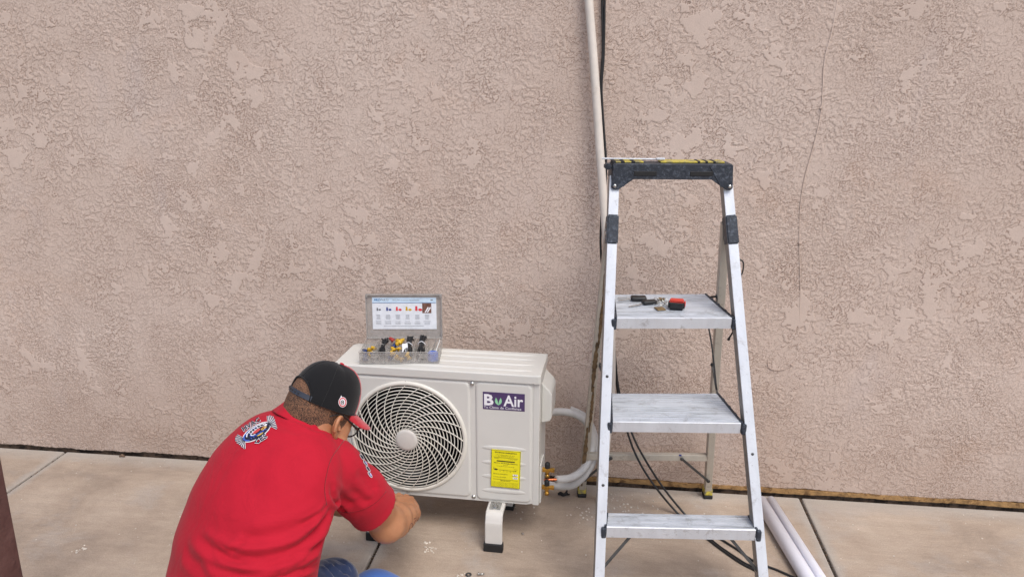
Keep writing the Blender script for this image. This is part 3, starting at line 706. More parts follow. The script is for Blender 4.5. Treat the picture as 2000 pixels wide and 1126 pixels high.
    t.box((0, 0, .045), (.088, .0003, .0009)); put_text(t, 'Modelo', -.042, .0395, .018, .003, 0); put_text(t, 'Capacidad', .010, .0395, .030, .003, 0)
    t.box((0, 0, .031), (.066, .0003, .0042)); put_text(t, 'Ahorro de Energia Eléctrica', -.043, .0215, .086, .0042, 0, bold=.02)
    put_text(t, 'Ahorro', -.010, .015, .018, .003, 0); put_text(t, 'Porcentaje de ahorro de energia', -.032, .0095, .064, .003, 0)
    t.box((.004, 0, -.004), (.062, .0003, .0009))
    for k in range(5): t.box((-.020+k*.0125, 0, -.0045), (.0007, .0003, .003)); put_text(t, '%d%%' % (k*10), -.022+k*.0125, -.0105, .005, .0022, 0)
    t.box((-.036, 0, -.003), (.009, .0003, .006)); t.box((-.030, 0, -.003), (.004, .0003, .003)); t.tube([(-.040, 0, -.003), (-.044, 0, 0), (-.042, 0, .005)], .0006, 5)
    t.box((.037, 0, -.004), (.003, .0003, .004)); put_text(t, 'Ahorro', .030, .001, .014, .003, 0)
    put_text(t, 'Eficiencia Energética', -.044, -.022, .052, .0036, 0, bold=.01); put_text(t, 'REEE', .024, -.026, .014, .003, 0)
    put_text(t, 'Consumo de energia', -.044, -.034, .046, .0036, 0, bold=.01); t.box((0, 0, -.042), (.090, .0003, .0009)); put_text(t, 'IMPORTANTE', -.018, -.0485, .036, .0038, 0, bold=.02)
    for k in range(5): put_text(t, 'El ahorro de energia efectivo dependerá de los hábitos de uso', -.046, -.0545-k*.0040, .092, .0021, 0)
    t.v = [tuple(m @ Vector(v)) for v in t.v]; L(t, 'lettering', M['ink'], lb)
    t = MB()
    for zz, s in ((-.021, '3.2'), (-.033, '3.8')): t.box((.036, .0003, zz), (.018, .0003, .0072))
    t.v = [tuple(m @ Vector(v)) for v in t.v]; L(t, 'value_box', M['white_ink'], lb)
    t = MB(); put_text(t, '3.2', .031, -.023, .010, .0045, -.0002); put_text(t, '3.8', .031, -.035, .010, .0045, -.0002)
    t.v = [tuple(m @ Vector(v)) for v in t.v]; L(t, 'value_text', M['ink'], lb)
    # mounting legs
    for x in (.220, -.221):
        b = MB(); wd = .062; th = .003
        prof = [(-.055, .1475), (-.150, .1465), (-.172, .138), (-.184, .118), (-.189, .095), (-.191, .004)]
        N = len(prof); sm = []
        pp = [Vector((0, p[0], p[1])) for p in prof]
        for i in range(N-1):
            for k in range(5):
                tt = k/5; p0 = pp[max(i-1, 0)]; p1 = pp[i]; p2 = pp[i+1]; p3 = pp[min(i+2, N-1)]
                sm.append(.5*((2*p1)+(-p0+p2)*tt+(2*p0-5*p1+4*p2-p3)*tt*tt+(-p0+3*p1-3*p2+p3)*tt**3))
        sm.append(pp[-1]); vs = []
        for i, p in enumerate(sm):
            d = (sm[min(i+1, len(sm)-1)]-sm[max(i-1, 0)]).normalized(); nn = Vector((0, d.z, -d.y))
            for (ox, on) in ((-wd/2, -.014), (-wd/2, -.001), (-wd/2+.003, .002), (wd/2-.003, .002), (wd/2, -.001), (wd/2, -.014)):
                vs.append(p-nn*0+Vector((x+ox, 0, 0))+nn*(-on)*-1 if False else Vector((x+ox, p.y, p.z))-nn*on*-1)
        n6 = 6
        b.add(vs, [(i*n6+k, (i+1)*n6+k, (i+1)*n6+(k+1) % n6, i*n6+(k+1) % n6) for i in range(len(sm)-1) for k in range(5)], 0, False)
        b.box((x, .105, .1), (.05, .004, .1), bev=.001); b.box((x, .04, .147), (.055, .20, .004), bev=.001)
        b.box((x, .105, .05), (.055, .03, .098), bev=.003)
        lg = L(b, 'mounting_leg', M['ac_grey'])
        b = MB(); b.box((x, -.186, .016), (.070, .026, .032), bev=.003); L(b, 'rubber_foot', M['black'], lg); b = MB(); b.box((x, .105, .008), (.066, .04, .016), bev=.003); L(b, 'rubber_foot', M['black'], lg)
        b = MB(); b.box((x, -.137, .1515), (.040, .040, .005), Matrix.Rotation(R(6), 4, 'X'), .0015)
        b.lathe([(0, .014), (.0055, .014), (.0055, .008), (.010, .008), (.010, .002), (.013, .002), (.013, 0)], Matrix.Translation((x, -.140, .153)), 6, sm=False); L(b, 'anchor_bolt', M['chrome'], lg)
        b = MB(); b.box((x, -.180, .122), (.007, .004, .016), Matrix.Rotation(R(-20), 4, 'X'), .001); L(b, 'slot', M['black'], lg)
air_con()
# ------------------------------------------------------------------ insulated pipe coil
def hose():
    h = thing('insulated_pipe', 'coil of white foam insulated pipe with bare copper end behind the air conditioner', 'pipe', (-.1, -.16, .02))
    pts = [(-.140, -.250, .150), (-.085, -.215, .142), (-.04, -.17, .155), (-.010, -.13, .20), (-.004, -.10, .26), (-.03, -.10, .325), (-.075, -.115, .365), (-.13, -.125, .378), (-.19, -.12, .365), (-.27, -.10, .32), (-.32, -.09, .22), (-.29, -.10, .12), (-.21, -.13, .068), (-.13, -.145, .062), (-.07, -.15, .078), (-.02, -.135, .13), (.008, -.115, .20), (-.002, -.075, .27), (-.04, -.06, .33), (-.10, -.06, .36)]
    b = MB(); b.tube(pts, .0148, 16, smooth=8); part(b, 'foam_sleeve', M['foam'], h)
    b = MB(); b.tube([(-.185, -.262, .150), (-.16, -.255, .150), (-.135, -.250, .150)], .0055, 12); part(b, 'copper_end', M['copper'], h)
hose()
# ------------------------------------------------------------------ organizer case and its contents
CASE = Vector((-.7005, -.408, .6600)); CR = math.atan2(.036, .283)
def case():
    c = thing('organizer_case', 'open clear plastic organizer case of wire connectors standing on the air conditioner', 'organizer', CASE, CR)
    w2, dp, h = .1425, .165, .044; t = .0022
    b = MB(); b.box((0, dp/2, t/2), (2*w2-.004, dp-.004, t)); b.box((0, t/2, h/2), (2*w2, t, h)); b.box((0, dp-t/2, h/2), (2*w2, t, h))
    for sx in (-1, 1): b.box((sx*(w2-t/2), dp/2, h/2), (t, dp-2*t, h))
    for k in range(1, 6): b.box((-w2+2*w2*k/6, dp/2, h/2-.001), (.0016, dp-2*t, h-.004))
    for z in (.0355,): b.box((0, -.0015, z), (2*w2*.78, .003, .003)); b.box((-.095, -.0015, .0435), (.08, .003, .002))
    b.box((0, -.002, .0435), (2*w2+.004, .004, .003), bev=.001)
    for sx in (-.085, .085): b.box((sx, -.004, .030), (.03, .005, .016), bev=.002)
    b.build('tray', M['clear'], c)
    b = MB(); b.box((0, dp-t/2-.0005, .001), (.04, .006, .004))
    th = R(4); mL = Matrix.Translation((0, dp+.004, h-.006)) @ Matrix.Rotation(-th, 4, 'X')
    lt = MB(); H = .170
    lt.box((0, .002, H/2), (2*w2, .002, H), bev=.0008)
    for sx in (-1, 1): lt.box((sx*(w2-.002), -.005, H/2), (.004, .013, H), bev=.001)
    for z in (.002, H-.002): lt.box((0, -.005, z), (2*w2-.008, .013, .004), bev=.001)
    for sx in (-.137, .137): lt.box((sx, -.012, H-.005), (.008, .006, .010), bev=.001)
    lt.v = [tuple(mL @ Vector(v)) for v in lt.v]; lid = lt.build('lid', M['clear_lid'], c)
    def on(mb): mb.v = [tuple(mL @ Vector(v)) for v in mb.v]; return mb
    yy = -.0006
    p = MB(); p.box((.001, yy, .096), (.240, .0012, .122)); ins = on(p).build('printed_insert', M['paper'], lid)
    yy = -.0016
    p = MB(); p.box((.001, yy, .147), (.238, .0004, .018)); on(p).build('blue_header', M['light_blue'], ins)
    p = MB(); put_text(p, 'PRO', -.112, .1435, .024, .0078, yy-.0005, bold=.03, shear=.25); p.box((.001, yy-.0003, .1365), (.238, .0004, .0012)); on(p).build('blue_print', M['blue_ink'], ins)
    p = MB(); put_text(p, 'PARTS', -.087, .1435, .029, .0078, yy-.0005, shear=.25); on(p).build('grey_title', M['grey_ink'], ins); p = MB(); p.box((.104, yy-.0004, .147), (.008, .0004, .004)); on(p).build('header_mark', M['grey_ink'], ins); p = MB(); put_text(p, '90 Pcs Wire Connectors Assortment Kit', -.042, .144, .100, .0055, yy-.0005)
    on(p).build('grey_heading', M['grey_ink'], ins)
    for k in range(6):
        p = MB(); x = -.100+k*.0365
        for r in range(4): wd = random.uniform(.012, .018); p.box((x+.003, yy, .089-r*.0045), (wd, .0004, .0012))
        for r in range(3): wd = random.uniform(.018, .027); p.box((x+.003, yy, .065-r*.0055), (wd, .0004, .0010))
        on(p).build('grey_print', M['grey_ink'], ins)
    p = MB()
    p.box((-.002, yy, .047), (.15, .0004, .0008)); on(p).build('foot_rule', M['grey_ink'], ins)
    cols = ['grey_ink', 'navy', 'red_ink', 'nut_yellow', 'red_ink']
    for k in range(5):
        x = -.100+k*.0365; s = (.75, .9, 1, 1.05, 1.2)[k]; p = MB()
        p.add([(x-.004*s, yy-.0002, .106), (x+.004*s, yy-.0002, .106), (x+.003*s, yy-.0002, .106+.015*s), (x-.003*s, yy-.0002, .106+.015*s)], [(0, 1, 2, 3)])
        p.add([(x+.012*s+.0062*s*math.cos(a), yy-.0002, .110+.0042*s*math.sin(a)) for a in np.linspace(0, 2*math.pi, 17)[:-1]], [tuple(range(16))])
        on(p).build('connector_picture', M[cols[k]], ins)
    p = MB(); p.box((.085, yy, .116), (.034, .0004, .038)); ph = on(p).build('photo_print', simple('brown_print', srgb(120, 84, 72), .5, var=.3, vs=200), ins)
    p = MB()
    for dx in (-.004, .004): p.add([(.085+dx-.004, yy-.0006, .101), (.085+dx, yy-.0006, .099), (.085+dx+.012, yy-.0006, .118), (.085+dx+.008, yy-.0006, .121)], [(0, 1, 2, 3)])
    on(p).build('tool_picture', M['white_ink'], ph)
    return c
case()
CM = Matrix.Translation(CASE) @ Matrix.Rotation(CR, 4, 'Z')
def cell_x(k): return -.1425+.0475*(k+.5)
def nut(mat, name, label, pos, rz, tilt, s=1.0, proto=[None]):
    b = MB(); b.lathe([(0, 0), (.0068, 0), (.0072, .003), (.0062, .006), (.0045, .014), (.003, .017), (0, .0175)], Matrix.Rotation(tilt, 4, 'X'), 10, sm=True)
    b.box((0, 0, .003), (.017, .002, .005), Matrix.Rotation(tilt, 4, 'X'))
    o = b.build(name, M[mat]); o.location = CM @ Vector(pos); o.rotation_euler = (0, 0, rz); o.scale = (s, s, s)
    return tag(o, label, 'wire connector', 'wire connectors in the organizer case')
def contents():
    cn = {'nut_yellow': 'yellow', 'nut_blue': 'dark blue', 'nut_red': 'dull red'}; ordn = {0: 'leftmost', 2: 'third', 3: 'fourth'}
    rows = (('front', .014), ('middle', .055), ('back', .10), ('far back', .14)); cols_ = (('left', -.013), ('centre', 0), ('right', .013))
    spots = {0: {('middle', 'centre'): ('nut_yellow', .012), ('back', 'right'): ('nut_yellow', .018), ('back', 'centre'): ('nut_yellow', .014), ('middle', 'left'): ('nut_blue', .007), ('front', 'left'): ('nut_blue', .006), ('front', 'centre'): ('nut_blue', .006), ('middle', 'right'): ('nut_blue', .010), ('back', 'left'): ('nut_blue', .008)},
             2: {('front', 'centre'): ('nut_yellow', .028), ('front', 'right'): ('nut_yellow', .014), ('middle', 'centre'): ('nut_yellow', .030), ('middle', 'right'): ('nut_yellow', .034), ('back', 'centre'): ('nut_yellow', .036), ('back', 'right'): ('nut_yellow', .040), ('far back', 'centre'): ('nut_yellow', .036), ('far back', 'right'): ('nut_yellow', .030),
                 ('front', 'left'): ('nut_blue', .012), ('middle', 'left'): ('nut_blue', .018), ('back', 'left'): ('nut_blue', .024), ('far back', 'left'): ('nut_red', .036)},
             3: {('front', 'left'): ('nut_yellow', .010), ('front', 'centre'): ('nut_yellow', .018), ('front', 'right'): ('nut_yellow', .008)}}
    for cell, dct in spots.items():
        for (rn, cn_), (mt, z) in dct.items():
            y = dict(rows)[rn]; x = dict(cols_)[cn_]
            nut(mt, 'wire_connector', '%s wire connector at %s %s of the %s compartment of the open case' % (cn[mt], rn, cn_, ordn[cell]), (cell_x(cell)+x+random.uniform(-.003, .003), y+random.uniform(-.006, .006), z), random.random()*6, random.uniform(.5, 1.7), 1.2)
    lab = {1: 'dark green and black bundle of thin leads in the second compartment of the case', 3: 'black lead bundle with a pale band beside the white tag in the organizer case', 4: 'large black lead bundle tied with a pale band in the fifth compartment of the case'}
    for cell, top in ((1, .050), (3, .060), (4, .066)):
        t = thing('cable_bundle', lab[cell], 'cable bundle', CM @ Vector((cell_x(cell), .07, .004)), CR, 'lead bundles in the organizer case')
        b = MB()
        for k in range(30 if cell != 1 else 24):
            a = random.uniform(-1, 1); x0_ = a*.016; y0_ = random.uniform(-.055, -.02)
            pts = [(x0_, y0_, random.uniform(0, .010)), (x0_*.8, y0_+.03, .018+random.uniform(0, .012)), (random.uniform(-.005, .008), .012, top*.62+random.uniform(-.006, .008)), (random.uniform(-.008, .014), .04, top*.85+random.uniform(-.008, .006)), (random.uniform(-.012, .016), .062, top*.75+random.uniform(-.012, .01))]
            b.tube(pts, random.uniform(.0014, .0024), 5, smooth=3)
        b.build('leads', M['cable'], t)
        b = MB(); b.tube([(-.013, .018, top*.55), (-.008, .012, top*.62+.006), (.002, .010, top*.66+.008), (.012, .014, top*.6+.003), (.016, .02, top*.5)], .0016, 6)
        b.build('tie_band', M['white_ink'] if cell != 1 else M['clear_lid'], t)
    b = MB(); b.box((0, 0, 0), (.020, .001, .034), Matrix.Rotation(R(-38), 4, 'X'), .0004); o = b.build('paper_tag', M['paper']); o.location = CM @ Vector((cell_x(3)-.010, .062, .036)); o.rotation_euler = (0, 0, CR+R(5))
    tag(o, 'small white paper tag leaning in the fourth compartment of the organizer case', 'tag')
    for i, (mt, dx) in enumerate((('chrome', -.004), ('ac_grey', .008))):
        b = MB(); b.tube([(-.012, -.03, 0), (-.002, 0, .018), (.006, .03, .034), (.010, .05, .046)], [.0035, .005, .004, .002], 6, flat=.5); b.tube([(-.004, -.03, 0), (.001, 0, .02), (.002, .03, .030)], [.003, .004, .002], 6, flat=.5)
        o = b.build('metal_clamp', M[mt]); o.location = CM @ Vector((cell_x(5)+dx, .065, .006)); o.rotation_euler = (0, 0, CR)
        tag(o, ['shiny silver clamp sticking up in the rightmost compartment of the organizer case', 'dull pale clamp beside the shiny one in the rightmost compartment'][i], 'clamp')
    b = MB(); b.lathe([(0, .036), (.014, .036), (.019, .033), (.0195, .006), (.019, .004), (0, .004)], Matrix.Identity(4), 24); o = b.build('blue_cap', M['cap_blue']); o.location = CM @ Vector((cell_x(5), .024, 0)); tag(o, 'round bright blue plastic cap in the rightmost compartment of the organizer case', 'cap')
contents()
# ================================================================== STEP LADDER
LZ = (.28, .595, .91)
def onrail(px, py, y0=-.835, k=.305):
    d = ray(px, py); t = (y0+k*CL.z-CL.y)/(d.y-k*d.z); return CL+d*t
def ladder():
    ld = thing('step_ladder', 'white aluminium platform step ladder with three ribbed steps and black top cap', 'ladder', (.26, -.45, 0), R(5.8))
    ex = Vector((math.cos(R(5.8)), math.sin(R(5.8)), 0)); ey = Vector((-ex.y, ex.x, 0)); EM = Matrix((ex, ey, (0, 0, 1))).transposed().to_4x4()
    la, lb_ = onrail(1172, 1100), onrail(1199, 380); ra, rb = onrail(1489, 1100, -.79), onrail(1424, 385, -.79)
    def at_z(a, b, z): t = (z-a.z)/(b.z-a.z); return a+(b-a)*t
    hd = Vector((0, 0, 1)); rails = []
    for a, b, off in ((la, lb_, 0), (ra, rb, 0)):
        p0, p1 = at_z(a, b, .012), at_z(a, b, 1.345)
        m = MB(); fr = Vector(ey)
        # C channel: front flange and two sides
        z = (p1-p0).normalized(); y = (fr-z*fr.dot(z)).normalized(); x = y.cross(z); c = (p0+p1)/2; Ln = (p1-p0).length
        MM = Matrix.Translation(c) @ Matrix((x, y, z)).transposed().to_4x4()
        m.box((0, .001, 0), (.031, .0025, Ln), MM @ Matrix.Translation((0, .0, 0)), .001)
        m.v = []; m.f = []; m.mi = []; m.sm = []
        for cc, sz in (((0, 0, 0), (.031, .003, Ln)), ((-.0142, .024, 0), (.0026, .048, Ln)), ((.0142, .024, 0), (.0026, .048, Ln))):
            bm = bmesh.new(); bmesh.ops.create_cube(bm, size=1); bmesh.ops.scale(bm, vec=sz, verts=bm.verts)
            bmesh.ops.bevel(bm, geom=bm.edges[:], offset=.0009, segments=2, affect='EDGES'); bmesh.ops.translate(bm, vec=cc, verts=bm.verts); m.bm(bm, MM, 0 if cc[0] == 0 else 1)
        r = part(m, 'front_rail', [M['alu_rail'], M['alu_shaded']], ld); rails.append((p0, p1, MM, Ln))
        m = MB(); m.box(p0+Vector((0, .02, .012)), (.042, .062, .034), EM, .006); part(m, 'rubber_foot', M['ladder_black'], r)
        for z_ in ((.40, .73) if a is la else (.5,)):
            q = at_z(a, b, z_); m = MB(); m.lathe([(0, .003), (.004, .002), (.005, 0)], Matrix.Translation(q-y*.0015) @ Matrix.Rotation(R(90), 4, 'X'), 10); part(m, 'rivet', M['steel'], r)
    # steps
    px_ = [((1185, 1027), (1476, 1033), (1188, 1001), (1460, 1006)), ((1197, 822), (1447, 825), (1195, 768), (1400, 768)), ((1205, 620), (1429, 620), (1200, 575), (1376, 574))]
    for i, (z, q) in enumerate(zip(LZ, px_)):
        fl, fr_, bl, br = [onz(x, y, z) for x, y in q]
        # profile with grooves, lofted from left side line to right side line
        N = (8, 15, 19)[i]; prof = []
        for k in range(N):
            t0, t1 = k/N, (k+1)/N
            prof += [(t0+.0, 0), (t0+(t1-t0)*.72, 0), (t0+(t1-t0)*.76, -.0022), (t1-(t1-t0)*.04, -.0022)]
        prof += [(1, 0)]
        m = MB(); vs = []; n = len(prof)
        for t, dz in prof: vs.append(fl.lerp(bl, t)+Vector((0, 0, dz)))
        for t, dz in prof: vs.append(fr_.lerp(br, t)+Vector((0, 0, dz)))
        m.add(vs, [(k, k+1, n+k+1, n+k) for k in range(n-1)])
        th = Vector((0, .004, -.037)) if i else Vector((0, .004, -.040))
        # front lip, back lip, underside
        a, b = fl, fr_; ny = -(ey)*.003
        m.add([a, b, b+ny*1+Vector((0, 0, -.002)), a+ny+Vector((0, 0, -.002)), b+ny+th, a+ny+th, b+th, a+th, b+th*.9-ny, a+th*.9-ny], [(0, 1, 2, 3), (3, 2, 4, 5), (5, 4, 6, 7)], 1)
        a, b = bl, br; t2 = Vector((0, 0, -.028)); m.add([a, b, b+t2, a+t2], [(0, 1, 2, 3)])
        dn = Vector((0, 0, -.026)); m.add([fl+dn, fr_+dn, br+dn, bl+dn], [(0, 1, 2, 3)])
        st = part(m, 'step', [M['tread'], M['alu']], ld)
        # black side brackets
        for (f, bk, sg) in ((fl, bl, -1), (fr_, br, 1)):
            m = MB(); o = ex*sg*.0035
            m.beam(f+o+Vector((0, -.001, -.013)), bk+o+Vector((0, 0, -.013)), .008, .033, (0, 0, 1), .002)
            m.box(f+ex*sg*.010+Vector((0, .008, -.022)), (.016, .03, .036), EM, .004)
            for k in range(3 if i else 1): m.box(f.lerp(bk, .25+.25*k)+o+Vector((0, 0, .004)), (.007, .016, .003), EM, .001)
            part(m, 'step_bracket', M['ladder_black'], st)
    # top cap
    pl = at_z(la, lb_, 1.30); pr = at_z(ra, rb, 1.30); wid = (pr-pl).length
    T = Matrix.Translation(pl) @ EM
    x0, x1 = -.010, wid+.009; zt = .085
    poly = [(x0, .009), (x0+.006, .003), (.014, .003), (.022, .009), (.060, .036), (wid-.060, .036), (wid-.020, .009), (wid-.010, .003), (x1-.006, .003), (x1, .009), (x1-.004, zt-.004), (x1-.008, zt), (x0+.008, zt), (x0+.004, zt-.004)]
    m = MB(); m.prism(poly, .014, T @ Matrix.Translation((0, -.008, 0)), bev=.0018)
    m.box((wid/2, .053, zt-.007), (wid+.030, .100, .014), T, .003) if False else None
    bm = bmesh.new(); bmesh.ops.create_cube(bm, size=1); bmesh.ops.scale(bm, vec=(wid+.014, .095, .012), verts=bm.verts); bmesh.ops.bevel(bm, geom=bm.edges[:], offset=.003, segments=2, affect='EDGES'); m.bm(bm, T @ Matrix.Translation((wid/2+.001, .054, zt-.007)))
    for xx in (x0+.004, x1-.004):
        bm = bmesh.new(); bmesh.ops.create_cube(bm, size=1); bmesh.ops.scale(bm, vec=(.007, .088, .074), verts=bm.verts); bmesh.ops.bevel(bm, geom=bm.edges[:], offset=.002, segments=2, affect='EDGES'); m.bm(bm, T @ Matrix.Translation((xx, .050, .040)))
    bm = bmesh.new(); bmesh.ops.create_cube(bm, size=1); bmesh.ops.scale(bm, vec=(wid+.02, .007, .045), verts=bm.verts); m.bm(bm, T @ Matrix.Translation((wid/2, .097, zt-.03)))
    # diagonal stiffening edges on the face
    for (xa, za, xb, zb) in ((.028, .013, .068, zt-.006), (wid-.028, .013, wid-.068, zt-.006)):
        a = T @ Vector((xa, -.009, za)); b = T @ Vector((xb, -.009, zb)); m.beam(a, b, .0035, .003, tuple(ey), .001)
    bm = bmesh.new(); bmesh.ops.create_cube(bm, size=1); bmesh.ops.scale(bm, vec=(.022, .05, .018), verts=bm.verts); bmesh.ops.bevel(bm, geom=bm.edges[:], offset=.004, segments=2, affect='EDGES'); m.bm(bm, T @ Matrix.Translation((x0-.010, .03, zt-.012)))
    tc = part(m, 'top_cap', M['ladder_black'], ld)
    for xc in (.096, wid-.094):
        m = MB(); bm = bmesh.new(); bmesh.ops.create_cube(bm, size=1); bmesh.ops.scale(bm, vec=(.072, .0046, .014), verts=bm.verts); bmesh.ops.bevel(bm, geom=bm.edges[:], offset=.001, segments=1, affect='EDGES'); m.bm(bm, T @ Matrix.Translation((xc, -.0085, .055)))
        part(m, 'hand_slot', M['black'], tc)
    for xc in (.001, wid-.001):
        m = MB(); m.lathe([(0, .003), (.005, .002), (.006, 0)], T @ Matrix.Translation((xc, -.009, .015)) @ Matrix.Rotation(R(90), 4, 'X'), 12); part(m, 'rivet', M['chrome'], tc)
    # yellow worn tray on the cap
    m = MB()
    def tb(xc, yc, sx, sy, h=.004, z=0):
        bm = bmesh.new(); bmesh.ops.create_cube(bm, size=1); bmesh.ops.scale(bm, vec=(sx, sy, h), verts=bm.verts); bmesh.ops.bevel(bm, geom=bm.edges[:], offset=.0012, segments=1, affect='EDGES'); m.bm(bm, T @ Matrix.Translation((xc, yc, zt+.001+z)))
    tb(.252, .058, .205, .06, .005, .001); tb(.045, .058, .10, .06, .004, .0005)
    part(m, 'yellow_tray', M['yellow'], tc)
    m = MB()
    for xc in (.285, .310, .335): m = MB(); tb(xc-.013, .058, .009, .062, .0064, .0014); part(m, 'tray_marking', M['black'], tc)
    for xc in (.0, .028, .062): m = MB(); tb(xc, .058, .012, .062, .0056, .001); part(m, 'tray_marking', M['black'], tc)
    # hinge sleeves
    for a, b, y0 in ((la, lb_, 1), (ra, rb, -1)):
        m = MB(); q0, q1 = at_z(a, b, 1.135), at_z(a, b, 1.225); c = (q0+q1)/2
        z = (q1-q0).normalized(); y = (ey-z*ey.dot(z)).normalized(); x = y.cross(z); MM = Matrix.Translation(c) @ Matrix((x, y, z)).transposed().to_4x4()
        for cc, sz in (((0, .020, 0), (.037, .052, .094)), ((0, .052, .004), (.030, .03, .070))):
            bm = bmesh.new(); bmesh.ops.create_cube(bm, size=1); bmesh.ops.scale(bm, vec=sz, verts=bm.verts); bmesh.ops.bevel(bm, geom=bm.edges[:], offset=.004, segments=2, affect='EDGES'); bmesh.ops.translate(bm, vec=cc, verts=bm.verts); m.bm(bm, MM)
        hs = part(m, 'hinge_sleeve', M['ladder_black'], ld)
        m = MB()
        for zz, yy in ((.022, .024), (-.012, .020), (-.028, .036), (.0, .040)):
            m.lathe([(0, .003), (.005, .002), (.006, 0)], MM @ Matrix.Translation((-.0185*y0*1 if y0 < 0 else -.0185, yy, zz)) @ Matrix.Rotation(R(-90), 4, 'Y'), 10)
        part(m, 'rivet', M['chrome'], hs)
    # rear legs
    feet = [onz(1136, 966, 0), onz(1381, 969, 0)]; tops = [at_z(la, lb_, 1.19)+ey*.055+ex*(-.004), at_z(ra, rb, 1.19)+ey*.055-ex*.006]
    legs = []
    for i, (f, t) in enumerate(zip(feet, tops)):
        m = MB(); m.beam(f+Vector((0, 0, .02)), t, .027, .030, tuple(ey), .002)
        lg = part(m, 'rear_leg', M['alu_old'], ld); legs.append((f, t))
        m = MB(); m.box(f+Vector((0, 0, .030)), (.034, .040, .030), EM, .005); ft = part(m, 'yellow_foot', M['yellow'], lg)
        m = MB(); m.box(f+Vector((0, -.001, .008)), (.036, .043, .016), EM, .004); part(m, 'sole', M['black'], ft)
        if i == 0:     # streaks of dried glue on the left leg
            m = MB(); d = (t-f); nn = Vector((0, -.0158, 0))
            for (s0, s1, wd, xo) in ((.05, .30, .0085, -.004), (.28, .46, .006, .004), (.44, .62, .0085, -.001), (.60, .80, .006, .005), (.78, .93, .004, .002)):
                N = 26; vs = []
                for k in range(N+1):
                    s = s0+(s1-s0)*k/N; c = f+d*s+nn; ww = wd*(.35+.65*math.sin(math.pi*min(1, k/N*1.0)))*random.uniform(.75, 1.2); xx = xo+random.uniform(-.001, .001)
                    xl = max(-.0125, xx-ww); xr = min(.0125, xx+ww)
                    vs += [c+ex*xl+Vector((0, .001, 0)), c+ex*(xl+xr)/2-Vector((0, .002, 0)), c+ex*xr+Vector((0, .001, 0))]
                m.add(vs, [(k*3+j, k*3+j+1, k*3+j+4, k*3+j+3) for k in range(N) for j in (0, 1)], 0, True)
            part(m, 'glue_streak', M['glue'], lg)
    def lz(i, z): f, t = legs[i]; return f+(t-f)*(z/t.z)
    zb = .205; A = lz(0, zb); B = lz(1, zb); m = MB(); m.beam(A-ex*.005+ey*.004, B+ex*.005+ey*.004, .026, .024, tuple(ey), .002); rb_ = part(m, 'rear_crossbar', M['alu_old'], ld)
    m = MB(); m.box(A.lerp(B, .76)+Vector((0, -.009, .013)), (.010, .004, .006), bev=.001); part(m, 'blue_tape', M['navy'], rb_)
    # thin braces
    def brace(a, b, w_=.010):
        m = MB(); m.beam(a, b, w_, .003, tuple(ey), .001)
        for q in (a, b): m.lathe([(0, .003), (.006, .002), (.0075, 0)], Matrix.Translation(q-ey*.0015) @ Matrix.Rotation(R(90), 4, 'X'), 10)
        part(m, 'brace', M['steel'], ld)
    brace(A.lerp(B, .77)-ey*.014, lz(1, .095)-ey*.018-ex*.004); brace(A.lerp(B, .20)-ey*.014, lz(0, .095)-ey*.018+ex*.004)
    s1l, s1r = onz(1185, 1027, LZ[0]), onz(1476, 1033, LZ[0])
    brace(s1l+ex*.09+Vector((0, .02, -.03)), at_z(la, lb_, .13)+ey*.02+ex*.004); brace(s1r-ex*.085+Vector((0, .02, -.03)), at_z(ra, rb, .13)+ey*.02-ex*.004)
    # platform hinge arms behind step two
    b2l, b2r = onz(1195, 768, LZ[1]), onz(1400, 768, LZ[1]); brace(b2r+Vector((.004, 0, -.01)), lz(1, .64)-ex*.014, .008); brace(b2l+Vector((-.004, 0, -.01)), lz(0, .64)+ex*.014, .008)
    b3l, b3r = onz(1200, 575, LZ[2]), onz(1376, 574, LZ[2]); brace(b3r+Vector((.004, .0, -.012)), lz(1, .92)-ex*.012, .008); brace(b3l+Vector((-.004, .0, -.012)), lz(0, .92)+ex*.012, .008)
    # pull cord from the platform and loose strap loops
    m = MB(); p0 = b3r+Vector((-.002, .0, -.025)); p1 = b2r+Vector((.0, .01, .01)); m.tube([p0, p0.lerp(p1, .5)+Vector((.006, 0, 0)), p1], .0028, 8); part(m, 'linking_rod', M['cable'], ld)
    q = at_z(ra, rb, 1.055)+ex*.018+ey*.03; m = MB(); m.tube([q+Vector((-.004, 0, .03)), q+Vector((.012, 0, .02)), q+Vector((.012, 0, -.015)), q+Vector((.0, 0, -.03))], .0035, 8, flat=.5); part(m, 'strap_loop', M['cable'], ld)
    q = onz(1431, 632, .885)+ey*.02; m = MB(); m.tube([q, q+Vector((.004, 0, -.02)), q+Vector((.008, 0, -.034)), q+Vector((.0, -.002, -.05)), q+Vector((-.004, 0, -.062))], [.003, .0025, .0025, .003, .005], 8); part(m, 'cord_end', M['cable'], ld)
    # flat silver tool lying on the cap
    tl = MB(); mt = T @ Matrix.Translation((.062, .045, zt+.0105)) @ Matrix.Rotation(R(-3), 4, 'Z')
    for cc, sz in (((0, 0, 0), (.200, .013, .0045)), ((.088, 0, .0012), (.028, .020, .006))):
        bm = bmesh.new(); bmesh.ops.create_cube(bm, size=1); bmesh.ops.scale(bm, vec=sz, verts=bm.verts); bmesh.ops.bevel(bm, geom=bm.edges[:], offset=.0012, segments=1, affect='EDGES'); bmesh.ops.translate(bm, vec=cc, verts=bm.verts); tl.bm(bm, mt)
    o = tl.build('metal_bar', M['alu_rail'], None, origin=mt.translation); tag(o, 'thin silver metal bar lying across the left end of the ladder top cap', 'tool')
ladder()
